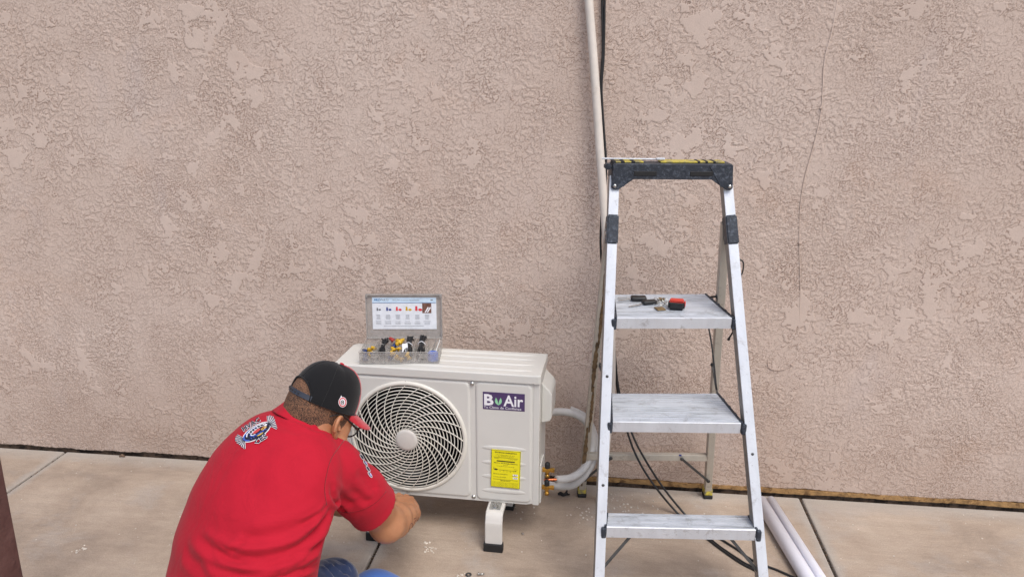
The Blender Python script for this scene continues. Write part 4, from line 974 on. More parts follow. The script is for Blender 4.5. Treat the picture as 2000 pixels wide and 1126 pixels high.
# ------------------------------------------------------------------ bunch of keys on the top step
def keys():
    z = LZ[2]+.0005; O = onz(1290, 597, z)
    k = thing('key_bunch', 'bunch of black car keys with brass tag and red fob on the top ladder step', 'keys', O)
    P = lambda x, y, h=0: onz(x, y, z)-O+Vector((0, 0, h))
    def fob(c, sz, rz, name, mat):
        m = MB(); bm = bmesh.new(); bmesh.ops.create_cube(bm, size=1); bmesh.ops.scale(bm, vec=sz, verts=bm.verts); bmesh.ops.bevel(bm, geom=bm.edges[:], offset=min(sz)*.42, segments=4, affect='EDGES', profile=.5)
        m.bm(bm, Matrix.Translation(c) @ Matrix.Rotation(rz, 4, 'Z'), 0, True); return m.build(name, mat, k)
    f1 = fob(P(1247, 587, .009), (.054, .034, .016), R(4), 'key_fob', M['cable']); f2 = fob(P(1268, 594, .008), (.052, .026, .014), R(22), 'key_fob', M['cable'])
    m = MB(); m.box(P(1247, 587, .0175), (.016, .012, .002), R(4), .0008); m.build('button', M['steel'], f1)
    for a, b, f in ((P(1230, 585, .008), P(1206, 584, .005), f1), (P(1230, 588, .008), P(1207, 589, .004), f1), (P(1254, 597, .006), P(1228, 600, .002), f2)):
        m = MB(); m.beam(a, b, .0075, .002, (0, 0, 1), .0004); m.build('key_blade', M['chrome'], f)
    m = MB()
    for cx_, cy_, r, tl in ((1283, 590, .011, .5), (1290, 596, .013, .2), (1298, 590, .010, .7), (1303, 597, .008, .3), (1276, 594, .009, .4)):
        c = P(cx_, cy_, .007); mm = Matrix.Rotation(tl, 4, 'X') @ Matrix.Rotation(tl*.7, 4, 'Y')
        m.tube([c+mm @ Vector((r*math.cos(a), r*math.sin(a), 0)) for a in np.linspace(0, 2*math.pi, 15)], .0013, 6, smooth=2)
    m.build('key_ring', M['chrome'], k)
    m = MB(); m.box((0, 0, 0), (.030, .034, .0035), Matrix.Translation(P(1289, 604, .003)) @ Matrix.Rotation(R(18), 4, 'Z'), .0015); m.build('brass_tag', M['tag'], k)
    m = MB(); m.box((0, 0, 0), (.022, .016, .007), Matrix.Translation(P(1291, 587, .006)) @ Matrix.Rotation(R(-30), 4, 'Z'), .002); m.build('small_padlock', M['tag'], k)
    m = MB(); bm = bmesh.new(); bmesh.ops.create_cube(bm, size=1); bmesh.ops.scale(bm, vec=(.054, .046, .030), verts=bm.verts); bmesh.ops.bevel(bm, geom=bm.edges[:], offset=.007, segments=3, affect='EDGES'); mm = Matrix.Translation(P(1321, 603, .0155)) @ Matrix.Rotation(R(-8), 4, 'Z'); m.bm(bm, mm)
    fb = m.build('tape_fob', M['cable'], k)
    m = MB(); bm = bmesh.new(); bmesh.ops.create_cube(bm, size=1); bmesh.ops.scale(bm, vec=(.046, .038, .008), verts=bm.verts); bmesh.ops.bevel(bm, geom=bm.edges[:], offset=.003, segments=2, affect='EDGES'); m.bm(bm, mm @ Matrix.Translation((0, .001, .0125)))
    m.box((0, 0, 0), (.004, .020, .016), mm @ Matrix.Translation((.0268, 0, .004)), .001); m.build('red_cover', M['orange'], fb)
keys()
# ------------------------------------------------------------------ pipes and cables
def lines():
    c = thing('conduit_pipe', 'tall beige plastic pipe leaning on the wall behind the left side of the ladder', 'pipe', (.03, -.1, 0))
    b = MB(); pts = [at(1143, -120, -.030), at(1150, 0, -.032), at(1161, 140, -.045), at(1172, 300, -.06), at(1183, 450, -.08), at(1192, 600, -.10), at(1194, 760, -.12), Vector((.048, -.14, .22)), Vector((.042, -.15, .006))]
    b.tube(pts, .0155, 18, smooth=6); part(b, 'pipe_tube', M['conduit'], c)
    # pair of black cables: down the wall, behind the ladder, across the floor
    def cab(label, pts, r=.0042):
        b = MB(); b.tube(pts, r, 8, smooth=8); b.v = [(v[0], v[1], max(v[2], .0008)) for v in b.v]; o = b.build('black_cable', M['cable'], None, origin=pts[-1]); tag(o, label, 'cable', None)
    F = lambda x, y: onz(x, y, .0045)
    cab('black cable down the wall touching the beige pipe, then across the floor under the ladder', [at(1176, -130, -.014), at(1176, 0, -.014), at(1177, 100, -.014), at(1173, 170, -.02), at(1177, 250, -.03), at(1181, 320, -.04), at(1174, 430, -.05), at(1174, 500, -.06), at(1184, 570, -.06), at(1198, 680, -.08), at(1206, 762, -.10), at(1226, 845, -.14), at(1248, 900, -.17), at(1280, 950, -.19), F(1326, 1004), F(1380, 1050), F(1440, 1094), F(1484, 1118), F(1530, 1150)])
    cab('black cable on the right of the hanging pair, away from the beige pipe', [at(1182, -130, -.014), at(1181, 0, -.014), at(1179, 110, -.014), at(1175, 175, -.022), at(1180, 260, -.034), at(1184, 330, -.05), at(1179, 430, -.055), at(1180, 510, -.066), at(1188, 570, -.07), at(1200, 680, -.09), at(1209, 762, -.11), at(1234, 845, -.15), at(1262, 900, -.17), at(1298, 955, -.18), F(1340, 1006), F(1368, 1032), F(1400, 1062), F(1450, 1096), F(1476, 1112), F(1500, 1160)])
    b = MB(); p = [F(1405, 1050), F(1440, 1072), F(1473, 1095), F(1520, 1113), F(1580, 1140)]; b.tube(p, .0042, 8); o = b.build('black_cable', M['cable'], None, origin=p[0]); tag(o, 'short black cable running out to the right past the ladder rail foot', 'cable')
    w_ = thing('white_pipe', 'pair of straight white plastic pipes lying on the concrete right of the ladder', 'pipe', (.7, -.35, 0))
    for dx, r in ((0, .025), (.044, .0185)):
        b = MB(); a = Vector((.668+dx, -.10+dx*.6, r)); e = Vector((.795+dx*1.15, -1.06, r))
        m = Matrix.Translation(a) @ (e-a).to_track_quat('Z', 'Y').to_matrix().to_4x4(); Ln = (e-a).length
        b.lathe([(r-.003, .02), (r-.003, 0), (r, 0), (r, Ln), (r-.003, Ln), (r-.003, Ln-.02)], m, 24); part(b, 'pipe_tube', M['pvc'], w_)
lines()
# ================================================================== PERSON
def V(*a): return Vector(a)
f_ = Vector((.67*math.cos(R(28)), .742*math.cos(R(28)), -math.sin(R(28)))).normalized()
r_ = Vector((.742, -.67, 0)).normalized(); u_ = r_.cross(f_)
if u_.z < 0: u_ = -u_
HB = at(632, 783, -1.0)                       # centre of the cap rim
def H(fwd, rgt, up): return HB+f_*fwd+r_*rgt+u_*up
SR = at(660, 914, -1.06); ER = at(757, 1020, -.91); WR = at(803, 1002, -.67)
C7 = at(600, 818, -1.02)
SLf = Vector((-.90, -.93, .565)); ND = Vector((.40, .45, .80)).normalized(); NC = C7+Vector((.004, .0, .0)); NB = NC-ND*.03
person_root = thing('person', 'man in red polo shirt and black cap crouching with his back turned at the fan', 'person', (-.95, -1.15, 0))
TORSO = [(at(455, 1280, -1.27), .235, .165), (at(464, 1180, -1.26), .232, .162), (at(476, 1090, -1.23), .222, .152), (at(498, 1010, -1.19), .206, .142), (at(527, 945, -1.14), .192, .132), (at(558, 898, -1.09), .172, .112), (at(588, 872, -1.05), .135, .085)]
rt_t = Vector((.80, -.60, -.08)).normalized()
def torso(F, grow, k=.05):
    n = len(TORSO)
    for i in range(n-1):
        c0, a0, b0 = TORSO[i]; c1, a1, b1 = TORSO[i+1]
        ax = (c1-c0).normalized(); lat = (rt_t-ax*rt_t.dot(ax)).normalized(); dp = ax.cross(lat)
        for t in (0, .5):
            c = c0.lerp(c1, t); a = a0+(a1-a0)*t; b = b0+(b1-b0)*t
            F.ell(c, (a+grow, b+grow, .10+grow), (tuple(lat), tuple(dp), tuple(ax)), k)
def limb(F, pts, rs, k): F.chain([tuple(p) for p in pts], rs, k)
EL = Vector((-.86, -.80, .34)); WL = Vector((-.735, -.60, .20))
HIPR = Vector((-.93, -1.32, .25)); HIPL = Vector((-1.05, -1.18, .22))
KR = at(655, 1135, -.98); KL = Vector((-.93, -.72, .36)); AR = Vector((-.86, -1.20, .07)); AL = Vector((-1.02, -1.0, .08))
def hand(F, wrist, fdir, palm_n, side, curl=.8, s=1.0):
    """five fingers, thumb from the side of the palm"""
    x = fdir.normalized(); z = (palm_n-x*palm_n.dot(x)).normalized(); y = z.cross(x)*side      # y towards the little finger
    pc = wrist+x*.048*s
    F.ell(tuple(pc), (.050*s, .041*s, .016*s), (tuple(x), tuple(y), tuple(z)), .014)
    F.cap(tuple(wrist), tuple(wrist+x*.03*s), .026*s, .024*s, .018)
    for j, (oy, ln, r) in enumerate(((-.030, .072, .0092), (-.010, .080, .0095), (.010, .075, .0092), (.028, .058, .0082))):
        p = wrist+x*(.088-.004*abs(j-1))*s+y*oy*s; d = (x+y*(.10*(j-1.3))).normalized(); pts = [p-x*.012]; a = .35
        F_l = ln*s
        for q, fr in enumerate((.45, .30, .25)):
            dd = d*math.cos(a)-z*math.sin(a)*-1*-1; p = p+dd.normalized()*F_l*fr; pts.append(p); a += curl*(.9 if q == 0 else 1)+.05*j
        F.chain([tuple(q) for q in pts], [r*s, r*s, r*.92*s, r*.8*s], .004)
    p0 = wrist+x*.022*s-y*.026*s; p1 = p0+(x*.55-y*.75-z*.25).normalized()*.036*s; p2 = p1+(x*.9-y*.25-z*.5).normalized()*.032*s; p3 = p2+(x*.8+y*.1-z*.6).normalized()*.024*s
    F.chain([tuple(q) for q in (p0, p1, p2, p3)], [.016*s, .0135*s, .0115*s, .009*s], .008)
def build_body():
    F = Field((-1.40, -1.62, -.01), (-.40, -.44, .95), .0048)
    torso(F, -.012)
    # head
    ax = (tuple(f_), tuple(r_), tuple(u_))
    F.ell(tuple(H(-.004, 0, .012)), (.093, .076, .088), ax, .01)
    F.ell(tuple(H(.040, 0, -.050)), (.058, .060, .075), ax, .04)
    F.ell(tuple(H(.060, 0, -.100)), (.030, .034, .026), ax, .03)         # chin
    F.chain([tuple(H(.085, 0, -.018)), tuple(H(.108, 0, -.052))], [.008, .012], .015)   # nose
    for sg in (-1, 1):
        F.cap(tuple(H(.094, sg*.012, -.058)), tuple(H(.094, sg*.016, -.058)), .008, .006, .008)
        F.ell(tuple(H(.085, sg*.031, -.020)), (.010, .016, .010), ax, .006, cut=True, kk=.012)
        F.ell(tuple(H(.076, sg*.031, -.020)), (.012, .013, .012), ax, .004)
        F.cap(tuple(H(.088, sg*.018, -.002)), tuple(H(.074, sg*.050, -.004)), .007, .006, .012)
        F.ell(tuple(H(.060, sg*.050, -.055)), (.022, .016, .022), ax, .02)
        F.cap(tuple(H(-.005, sg*.055, -.070)), tuple(H(.050, sg*.040, -.105)), .018, .018, .03)   # jaw
    F.cap(tuple(H(.092, -.020, -.082)), tuple(H(.092, .020, -.082)), .007, .007, .010)      # lips
    F.cap(tuple(H(.089, -.020, -.091)), tuple(H(.089, .020, -.091)), .007, .007, .006)
    # neck
    F.chain([tuple(NB-ND*.06), tuple(NB), tuple(H(-.015, 0, -.055)), tuple(H(-.02, 0, -.02))], [.080, .065, .062, .06], .03)
    F.cap(tuple(NC), tuple(H(-.050, 0, -.03)), .050, .048, .03)
    # arms
    limb(F, [C7.lerp(SR, .5)+V(0, 0, -.02), SR, SR.lerp(ER, .35), SR.lerp(ER, .7), ER], [.060, .060, .057, .053, .050], .03)
    limb(F, [ER+V(0, -.012, -.005), ER.lerp(WR, .25), ER.lerp(WR, .6), WR], [.049, .052, .041, .030], .025)
    hand(F, WR, Vector((-.42, .80, .10)), Vector((.35, .0, .9)), -1, .6)
    limb(F, [C7.lerp(SLf, .6)+V(0, 0, -.05), SLf, EL], [.05, .055, .050], .03)
    limb(F, [EL, EL.lerp(WL, .3), WL], [.047, .046, .029], .02)
    hand(F, WL, Vector((.45, .8, -.05)), Vector((-.2, -.1, .9)), 1, .7)
    # legs
    for hp, kn, an in ((HIPR, KR, AR), (HIPL, KL, AL)):
        limb(F, [hp, hp.lerp(kn, .5), kn], [.088, .078, .056], .04)
        limb(F, [kn+V(0, 0, -.01), kn.lerp(an, .35), an], [.052, .054, .036], .02)
        fd = Vector((.62, .78, 0)).normalized(); limb(F, [an+V(0, 0, -.025), an+fd*.08+V(0, 0, -.035), an+fd*.17+V(0, 0, -.04)], [.034, .034, .026], .02)
    P, Q = F.mesh(); P = relax(P, Q, 2, .45)
    return np_mesh('body', P, Q, M['skin'], person_root)
body = build_body()
def build_ear(sg):
    F = Field(tuple(H(.010, sg*.082, -.050)-V(.06, .06, .06)), tuple(H(.010, sg*.082, -.050)+V(.06, .06, .06)), .0016)
    tl = .35; e1 = (f_*math.cos(tl)*-.35+r_*sg*1.0).normalized()     # ear plane sticks out and back
    n = (r_*sg*.86+f_*.40).normalized(); up_ = (u_*.96-f_*.28); up_ = (up_-n*up_.dot(n)).normalized(); fw_ = up_.cross(n)*(1)
    c = H(.016, sg*.080, -.044)
    pts = [(c+up_*(math.sin(a)*(.030 if math.sin(a) > 0 else .029))+fw_*(math.cos(a)*(.0175 if math.sin(a) > -.2 else .012))+n*(.004*math.cos(a*1))) for a in np.linspace(R(-150), R(150), 22)]
    back = fw_ if fw_.dot(f_) < 0 else -fw_
    pts = [(c+up_*(math.sin(a)*.031)+back*(math.cos(a)*(.018 if math.sin(a) > -.3 else .013))+n*(.005+.004*math.cos(a))) for a in np.linspace(R(-105), R(140), 24)]
    F.chain([tuple(p) for p in pts], [.0042]*len(pts), .003)
    F.ell(tuple(c+n*-.002), (.029, .016, .004), (tuple(up_), tuple(back), tuple(n)), .006)
    F.ell(tuple(c-up_*.026+n*.003), (.010, .009, .005), (tuple(up_), tuple(back), tuple(n)), .006)
    F.cap(tuple(c-back*.014-up_*.004), tuple(c-back*.012-up_*.012+n*.005), .004, .004, .004)
    F.chain([tuple(c+back*.006+up_*.016+n*.004), tuple(c+back*.009+up_*.0+n*.005), tuple(c+back*.002-up_*.014+n*.005)], [.0028]*3, .003)
    P, Q = F.mesh(); P = relax(P, Q, 1, .4); return np_mesh('ear', P, Q, M['skin'], body)
build_ear(1); build_ear(-1)
def build_hair():
    F = Field(tuple(HB-V(.17, .17, .20)), tuple(HB+V(.17, .17, .17)), .003)
    ax = (tuple(f_), tuple(r_), tuple(u_))
    F.ell(tuple(H(-.004, 0, .012)), (.0955, .0785, .0905), ax, .01)
    F.chain([tuple(NB-ND*.02), tuple(NB), tuple(H(-.015, 0, -.055)), tuple(H(-.02, 0, -.02))], [.070, .0672, .0642, .062], .03)
    F.cap(tuple(NC), tuple(H(-.050, 0, -.03)), .0522, .0502, .03)
    F.ell(tuple(H(.040, 0, -.050)), (.0595, .0615, .0765), ax, .04)
    g = F.grid()-np.array(HB); gf = g@np.array(f_); gu = g@np.array(u_)
    # hairline: front edge ahead of the ear, nape edge above the collar
    d1 = gf-np.where(gu > -.030, .052, (.052+(gu+.030)*.55))
    d2 = -(gu+.170)
    F.D = np.maximum(F.D, np.maximum(d1, d2).astype(np.float32))
    P, Q = F.mesh(); P = relax(P, Q, 1, .3); return np_mesh('cropped_hair', P, Q, M['hair'], body)
build_hair()
def bvh_of(objs):
    vs = []; fs = []
    for o in objs:
        b = len(vs); m = root_matrix(o) if o.type == 'MESH' else Matrix()
        vs += [m @ v.co for v in o.data.vertices]; fs += [[i+b for i in p.vertices] for p in o.data.polygons]
    return BVHTree.FromPolygons(vs, fs)
# ---- shirt
def z2(pts): return [(300+x/2.525, 680+y/2.525) for x, y in pts]
FOLDS = [   # (line, depth, half width): creases of the cloth where they lie on the back, side and sleeve
    (z2([(872, 775), (850, 830), (790, 910), (715, 975), (620, 1015), (500, 1035), (370, 1020), (260, 965), (215, 915)]), .0075, .012),
    (z2([(880, 860), (830, 940), (760, 1000), (670, 1045), (560, 1075), (430, 1085)]), .0065, .011),
    (z2([(845, 800), (760, 850), (640, 905), (500, 930), (400, 925)]), .0028, .014),
    (z2([(850, 1010), (760, 1060), (640, 1110), (520, 1150)]), .006, .010),
    (z2([(380, 1010), (420, 975), (465, 945)]), .003, .008),
    (z2([(250, 1010), (330, 1070), (440, 1110), (560, 1120)]), .0045, .013),
    (z2([(150, 980), (200, 1050), (290, 1120)]), .003, .015),
    (z2([(905, 800), (915, 860), (900, 930)]), .004, .008),
    (z2([(868, 700), (890, 740), (930, 790), (945, 812)]), .005, .008), (z2([(862, 660), (905, 715), (960, 750), (1010, 770)]), .003, .010),
    (z2([(1000, 600), (1060, 660), (1100, 720)]), .0022, .012), (z2([(960, 690), (1030, 740), (1080, 760)]), .0022, .010),
    (z2([(878, 800), (862, 870), (835, 925), (800, 975)]), .0042, .006), (z2([(895, 790), (893, 850), (885, 905)]), .0035, .005), (z2([(858, 770), (820, 815), (770, 850), (700, 880)]), .0035, .007),
    (z2([(870, 930), (820, 990), (760, 1030), (690, 1062)]), .004, .006), (z2([(840, 1040), (790, 1075), (720, 1100)]), .004, .006), (z2([(300, 985), (380, 1040), (500, 1062)]), .003, .006), (z2([(700, 1030), (640, 1075), (610, 1110)]), .0035, .006), (z2([(880, 745), (915, 775), (950, 790)]), .003, .005),
    (z2([(640, 335), (720, 355), (790, 395), (850, 400)]), .0035, .008), (z2([(560, 360), (650, 385), (740, 430)]), .0018, .012),
    (z2([(560, 470), (500, 600), (470, 760)]), .0020, .030), (z2([(760, 480), (700, 600), (680, 740)]), .0022, .030)]
def crease(P, Q, folds):
    T3 = np.concatenate([Q[:, [0, 1, 2]], Q[:, [0, 2, 3]]]); bv = BVHTree.FromPolygons([Vector(p) for p in P], T3.tolist())
    a, b, c = P[T3[:, 0]], P[T3[:, 1]], P[T3[:, 2]]; fn = np.cross(b-a, c-a); N = np.zeros_like(P)
    for j in range(3): np.add.at(N, T3[:, j], fn)
    N /= np.linalg.norm(N, axis=1)[:, None]+1e-12
    for line, dep, w_ in folds:
        ps = [Vector((x, y, 0)) for x, y in line]; hits = []
        for i in range(len(ps)-1):
            p0, p1, p2, p3 = ps[max(i-1, 0)], ps[i], ps[i+1], ps[min(i+2, len(ps)-1)]
            for k in range(6):
                t = k/6; p = .5*((2*p1)+(-p0+p2)*t+(2*p0-5*p1+4*p2-p3)*t*t+(-p0+3*p1-3*p2+p3)*t**3)
                h = bv.ray_cast(CL, ray(p.x, p.y).normalized())
                if h[0] is not None: hits.append(np.array(h[0]))
        if len(hits) < 3: continue
        hits = np.array(hits); m = ((P > hits.min(0)-4*w_) & (P < hits.max(0)+4*w_)).all(1); idx = np.where(m)[0]; best = np.full(len(idx), 9.); pos = np.zeros(len(idx))
        for i in range(len(hits)-1):
            A, B = hits[i], hits[i+1]; ab = B-A
            if np.linalg.norm(ab) > .06: continue
            t = np.clip(((P[idx]-A)@ab)/(ab@ab+1e-12), 0, 1); d = np.linalg.norm(P[idx]-A-t[:, None]*ab, axis=1); mm = d < best; best[mm] = d[mm]; pos[mm] = (i+t[mm])/(len(hits)-1)
        taper = np.clip(np.minimum(pos, 1-pos)*5, 0, 1)
        disp = 1.45*dep*taper*(-np.exp(-(best/w_)**2)+.75*np.exp(-((best-2.0*w_)/w_)**2)); P[idx] += N[idx]*disp[:, None]
    return P, Q
def build_shirt():
    F = Field((-1.42, -1.62, .14), (-.52, -.64, .84), .0046)
    torso(F, .006)
    # shoulders and sleeves
    limb(F, [C7+V(.0, .0, -.055), C7.lerp(SR, .5)+V(-.01, 0, -.03), SR+V(-.01, 0, -.004)], [.062, .064, .066], .035)
    limb(F, [C7+V(.0, .0, -.055), C7.lerp(SLf, .5)+V(0, 0, -.02), SLf], [.066, .068, .068], .05)
    cuff = SR.lerp(ER, .70); limb(F, [SR, SR.lerp(ER, .4), SR.lerp(ER, .9)], [.069, .0725, .080], .03)
    cuffL = SLf.lerp(EL, .62); limb(F, [SLf, SLf.lerp(EL, .9)], [.072, .072], .03)
    nb = NC; nd = ND
    limb(F, [nb-nd*.05, nb-nd*.012], [.088, .078], .03)
    g = F.grid()
    # cut the cuffs, hollow them, open the neck
    for c, s_, e_, rr_ in ((cuff, SR, ER, .059), (cuffL, SLf, EL, .056)):
        n = np.array((e_-s_).normalized())
        if e_ is ER: n = np.array((Vector(n)+Vector((.12, .02, .0))).normalized())
        d = (g-np.array(c))@n; near = np.linalg.norm(g-np.array(c), axis=-1) < .16
        F.D = np.where(near, np.maximum(F.D, d.astype(np.float32)), F.D)
        F.cap(tuple(c-Vector(n)*.035), tuple(c+Vector(n)*.1), rr_+.004, rr_+.012, cut=True)
        far = (((g-np.array(s_))@np.array((e_-s_).normalized())) > (c-s_).length+.01) & (np.linalg.norm(g-np.array(e_), axis=-1) < .12)
        F.D = np.where(far, .02, F.D)
    n = np.array(nd); d = (g-np.array(nb+nd*.004))@n; near = np.linalg.norm(g-np.array(nb+nd*.05), axis=-1) < .12
    F.D = np.where(near, np.maximum(F.D, d.astype(np.float32)), F.D)
    F.cap(tuple(nb-nd*.010), tuple(nb+nd*.12), .068, .074, cut=True)
    # hem
    F.D = np.maximum(F.D, (.235-(g@np.array([.0, .15, 1.0])+.15*1.2)).astype(np.float32))
    P, Q = F.mesh(); P = relax(P, Q, 3, .5)
    P, Q = crease(P, Q, FOLDS); P = relax(P, Q, 1, .35)
    return np_mesh('polo_shirt', P, Q, M['shirt'], person_root)
shirt = build_shirt(); SB = bvh_of([shirt])
def build_jeans():
    F = Field((-1.42, -1.62, .0), (-.50, -.55, .60), .006)
    torso(F, -.002)
    F.D = np.maximum(F.D, (F.grid()[..., 2]-.36).astype(np.float32))
    for hp, kn, an in ((HIPR, KR, AR), (HIPL, KL, AL)):
        limb(F, [hp, hp.lerp(kn, .5), kn], [.108, .094, .070], .04)
        limb(F, [kn+V(0, 0, -.01), kn.lerp(an, .35), kn.lerp(an, .95)], [.066, .066, .056], .02)
    g = F.grid(); F.D += (.003*np.sin(g[..., 0]*70+2*np.sin(g[..., 2]*30))*np.sin(g[..., 1]*35+1)).astype(np.float32)
    F.D = np.maximum(F.D, (.055-g[..., 2]).astype(np.float32))
    P, Q = F.mesh(); P = relax(P, Q, 2, .5)
    P, Q = crease(P, Q, [(z2([(860, 1040), (890, 1075), (940, 1100), (985, 1115)]), .006, .007), (z2([(845, 1065), (880, 1100), (900, 1126)]), .005, .007), (z2([(905, 1040), (950, 1065), (990, 1105)]), .004, .006), (z2([(930, 1075), (935, 1100), (930, 1126)]), .004, .006)])
    return np_mesh('jeans', P, Q, M['jeans'], person_root)
jeans = build_jeans()
for an in (AR, AL):
    F = Field(tuple(an-V(.16, .16, .10)), tuple(an+V(.26, .26, .08)), .005); fd = Vector((.62, .78, 0)).normalized()
    limb(F, [an+V(0, 0, -.01)-fd*.02, an+fd*.07+V(0, 0, -.028), an+fd*.19+V(0, 0, -.036)], [.052, .046, .036], .03)
    F.D = np.maximum(F.D, (.0-F.grid()[..., 2]).astype(np.float32)); P, Q = F.mesh(); np_mesh('shoe', relax(P, Q, 2), Q, M['black'], person_root)
# ---- cap
def build_cap():
    mb = MB(); nth, nph = 96, 30
    def pt(th, ph, off=0):
        # th 0 = front; structured crown, higher and steeper at the front
        front = max(0, math.cos(th)); a = (.1035 if math.cos(th) > 0 else .102)+off; b_ = .0865+off
        rho = math.cos(ph)**(.62+.10*(1-front)); hgt = math.sin(ph)**1.0
        h = (.112+.012*front)*hgt
        return H(-.002+a*math.cos(th)*rho+.010*hgt*(1-hgt*.6), b_*math.sin(th)*rho, -.004+h+off*hgt - .006*math.cos(th))
    vs = []; fs = []; mi = []
    for j in range(nph+1):
        ph = (math.pi/2-.02)*j/nph
        for i in range(nth): vs.append(pt(2*math.pi*i/nth, ph))
    def hole(th, h):   # arched opening at the back
        a = abs((th-math.pi)); return h < .048*math.sqrt(max(0, 1-(a/.72)**2))
    for j in range(nph):
        for i in range(nth):
            th = 2*math.pi*(i+.5)/nth; ph = (math.pi/2-.02)*(j+.5)/nph; h = .112*math.sin(ph)
            if hole(th, h): continue
            i2 = (i+1) % nth; fs.append(((j+1)*nth+i, (j+1)*nth+i2, j*nth+i2, j*nth+i)); 
            c = math.cos(th); mi.append(1 if abs(math.atan2(math.sin(th), c)) < .80-.15*(j/nph) else 0)
    fs.append(tuple(nph*nth+i for i in range(nth))[::-1]); mi.append(0)
    me = bpy.data.meshes.new('crown'); inv = root_matrix(person_root).inverted(); me.from_pydata([inv @ v for v in vs], [], fs); me.update()
    bm = bmesh.new(); bm.from_mesh(me); bmesh.ops.delete(bm, geom=[v for v in bm.verts if not v.link_faces], context='VERTS'); bm.to_mesh(me); bm.free()
    me.polygons.foreach_set('material_index', mi)
    cap = link('baseball_cap', me, [M['cap_black'], M['cap_red']], person_root, True)
    so = cap.modifiers.new('thick', 'SOLIDIFY'); so.thickness = .0025; so.offset = -1
    # binding round the opening, seams and button
    mb = MB(); arc = []
    for k in range(25):
        a = -.72+1.44*k/24; h = .048*math.sqrt(max(0, 1-(a/.72)**2)); ph = math.asin(min(1, h/.112)); arc.append(pt(math.pi+a, ph, .001))
    mb.tube(arc, .0022, 6, smooth=2); 
    mb.tube([pt(2*math.pi*k/60, .01, .0006) for k in range(61) if abs(2*math.pi*k/60-math.pi) > .72], .0014, 6, smooth=0)
    for th in (math.pi*.66, math.pi*1.34, math.pi):
        mb.tube([pt(th, .47 if th == math.pi else .02+.0*0, .0004)]+[pt(th, p, .0004) for p in np.linspace(.5 if th == math.pi else .1, 1.5, 12)], .0009, 5, smooth=2)
    part(mb, 'binding', M['cap_black'], cap)
    mb = MB(); mb.lathe([(0, .004), (.005, .003), (.007, 0)], Matrix.Translation(pt(0, 1.55, .0)) @ (u_.to_track_quat('Z', 'Y').to_matrix().to_4x4()), 12); part(mb, 'top_button', M['cap_red'], cap)
    # strap
    mb = MB(); N = 26; vs = []
    for k in range(N+1):
        a = math.pi-.74+1.48*k/N
        for (ph, off) in ((.015, .002), (.135, .002), (.135, 0), (.015, 0)): vs.append(pt(a, ph, off))
    mb.add(vs, [(k*4+j, (k+1)*4+j, (k+1)*4+(j+1) % 4, k*4+(j+1) % 4) for k in range(N) for j in range(4)]); st = part(mb, 'snap_strap', M['strap'], cap)
    mb = MB()
    for k in range(7):
        p = pt(math.pi-.30+.15*k, .075, .0025); n = (p-H(0, 0, 0)); n = (n-u_*n.dot(u_)).normalized(); mb.lathe([(0, .002), (.002, .0015), (.0028, 0)], Matrix.Translation(p) @ n.to_track_quat('Z', 'Y').to_matrix().to_4x4(), 8)
    part(mb, 'snap', M['black'], st)
    # brim: curved plate
    mb = MB(); nu, nv = 28, 8; vs = []
    for sgn in (0, 1):
        for i in range(nu+1):
            th = -1.02+2.04*i/nu; e = math.sqrt(max(0, 1-(th/1.02)**2)); base = pt(th, .02)
            for j in range(nv+1):
                t = j/nv; ext = .072*(e**.8)*t
                d = (f_*1.0+r_*math.sin(th)*.12).normalized(); lat = (base-HB).dot(r_)
                vs.append(base+d*ext-u_*(ext*.42+ (lat*lat)*2.4*t) - u_*(.0028*sgn))
    n1 = (nu+1)*(nv+1)
    for sgn in (0, 1):
        for i in range(nu):
            for j in range(nv):
                q = [i*(nv+1)+j, (i+1)*(nv+1)+j, (i+1)*(nv+1)+j+1, i*(nv+1)+j+1]; mb.f.append(tuple(x+n1*sgn for x in (q if sgn == 0 else q[::-1]))); mb.mi.append(0); mb.sm.append(True)
    for i in range(nu):
        a, b = i*(nv+1)+nv, (i+1)*(nv+1)+nv; mb.f.append((a, b, b+n1, a+n1)); mb.mi.append(0); mb.sm.append(False)
    mb.v = [tuple(v) for v in vs]; part(mb, 'brim', M['cap_red'], cap)
    return cap
cap = build_cap(); CB = bvh_of([cap])
# ---- glasses
def build_glasses():
    mb = MB()
    LP = lambda sg, a, k=1.0: H(.100-.30*(abs(.034+.026*math.cos(a))**2)+.010*math.sin(a)*k, sg*(.037+.028*math.cos(a)*k), -.052+.021*math.sin(a)*k)
    for sg in (-1, 1):
        mb.tube([H(-.022, sg*.088, -.020), H(.002, sg*.0885, -.010), H(.030, sg*.084, -.014), H(.096, sg*.070, -.044)], [.0034, .0032, .0034, .0038], 8, smooth=4, flat=.6)
        mb.tube([LP(sg, a) for a in np.linspace(0, 2*math.pi, 21)], .0024, 6, smooth=2)
    mb.tube([H(.106, -.010, -.046), H(.109, 0, -.044), H(.106, .010, -.046)], .0018, 6)
    gl = part(mb, 'glasses', M['glass_frame'], person_root)
    for sg in (-1, 1):
        lm = MB(); lm.add([LP(sg, a) for a in np.linspace(0, 2*math.pi, 21)[:-1]], [tuple(range(20))]); part(lm, 'lens', M['lens'], gl)
build_glasses()
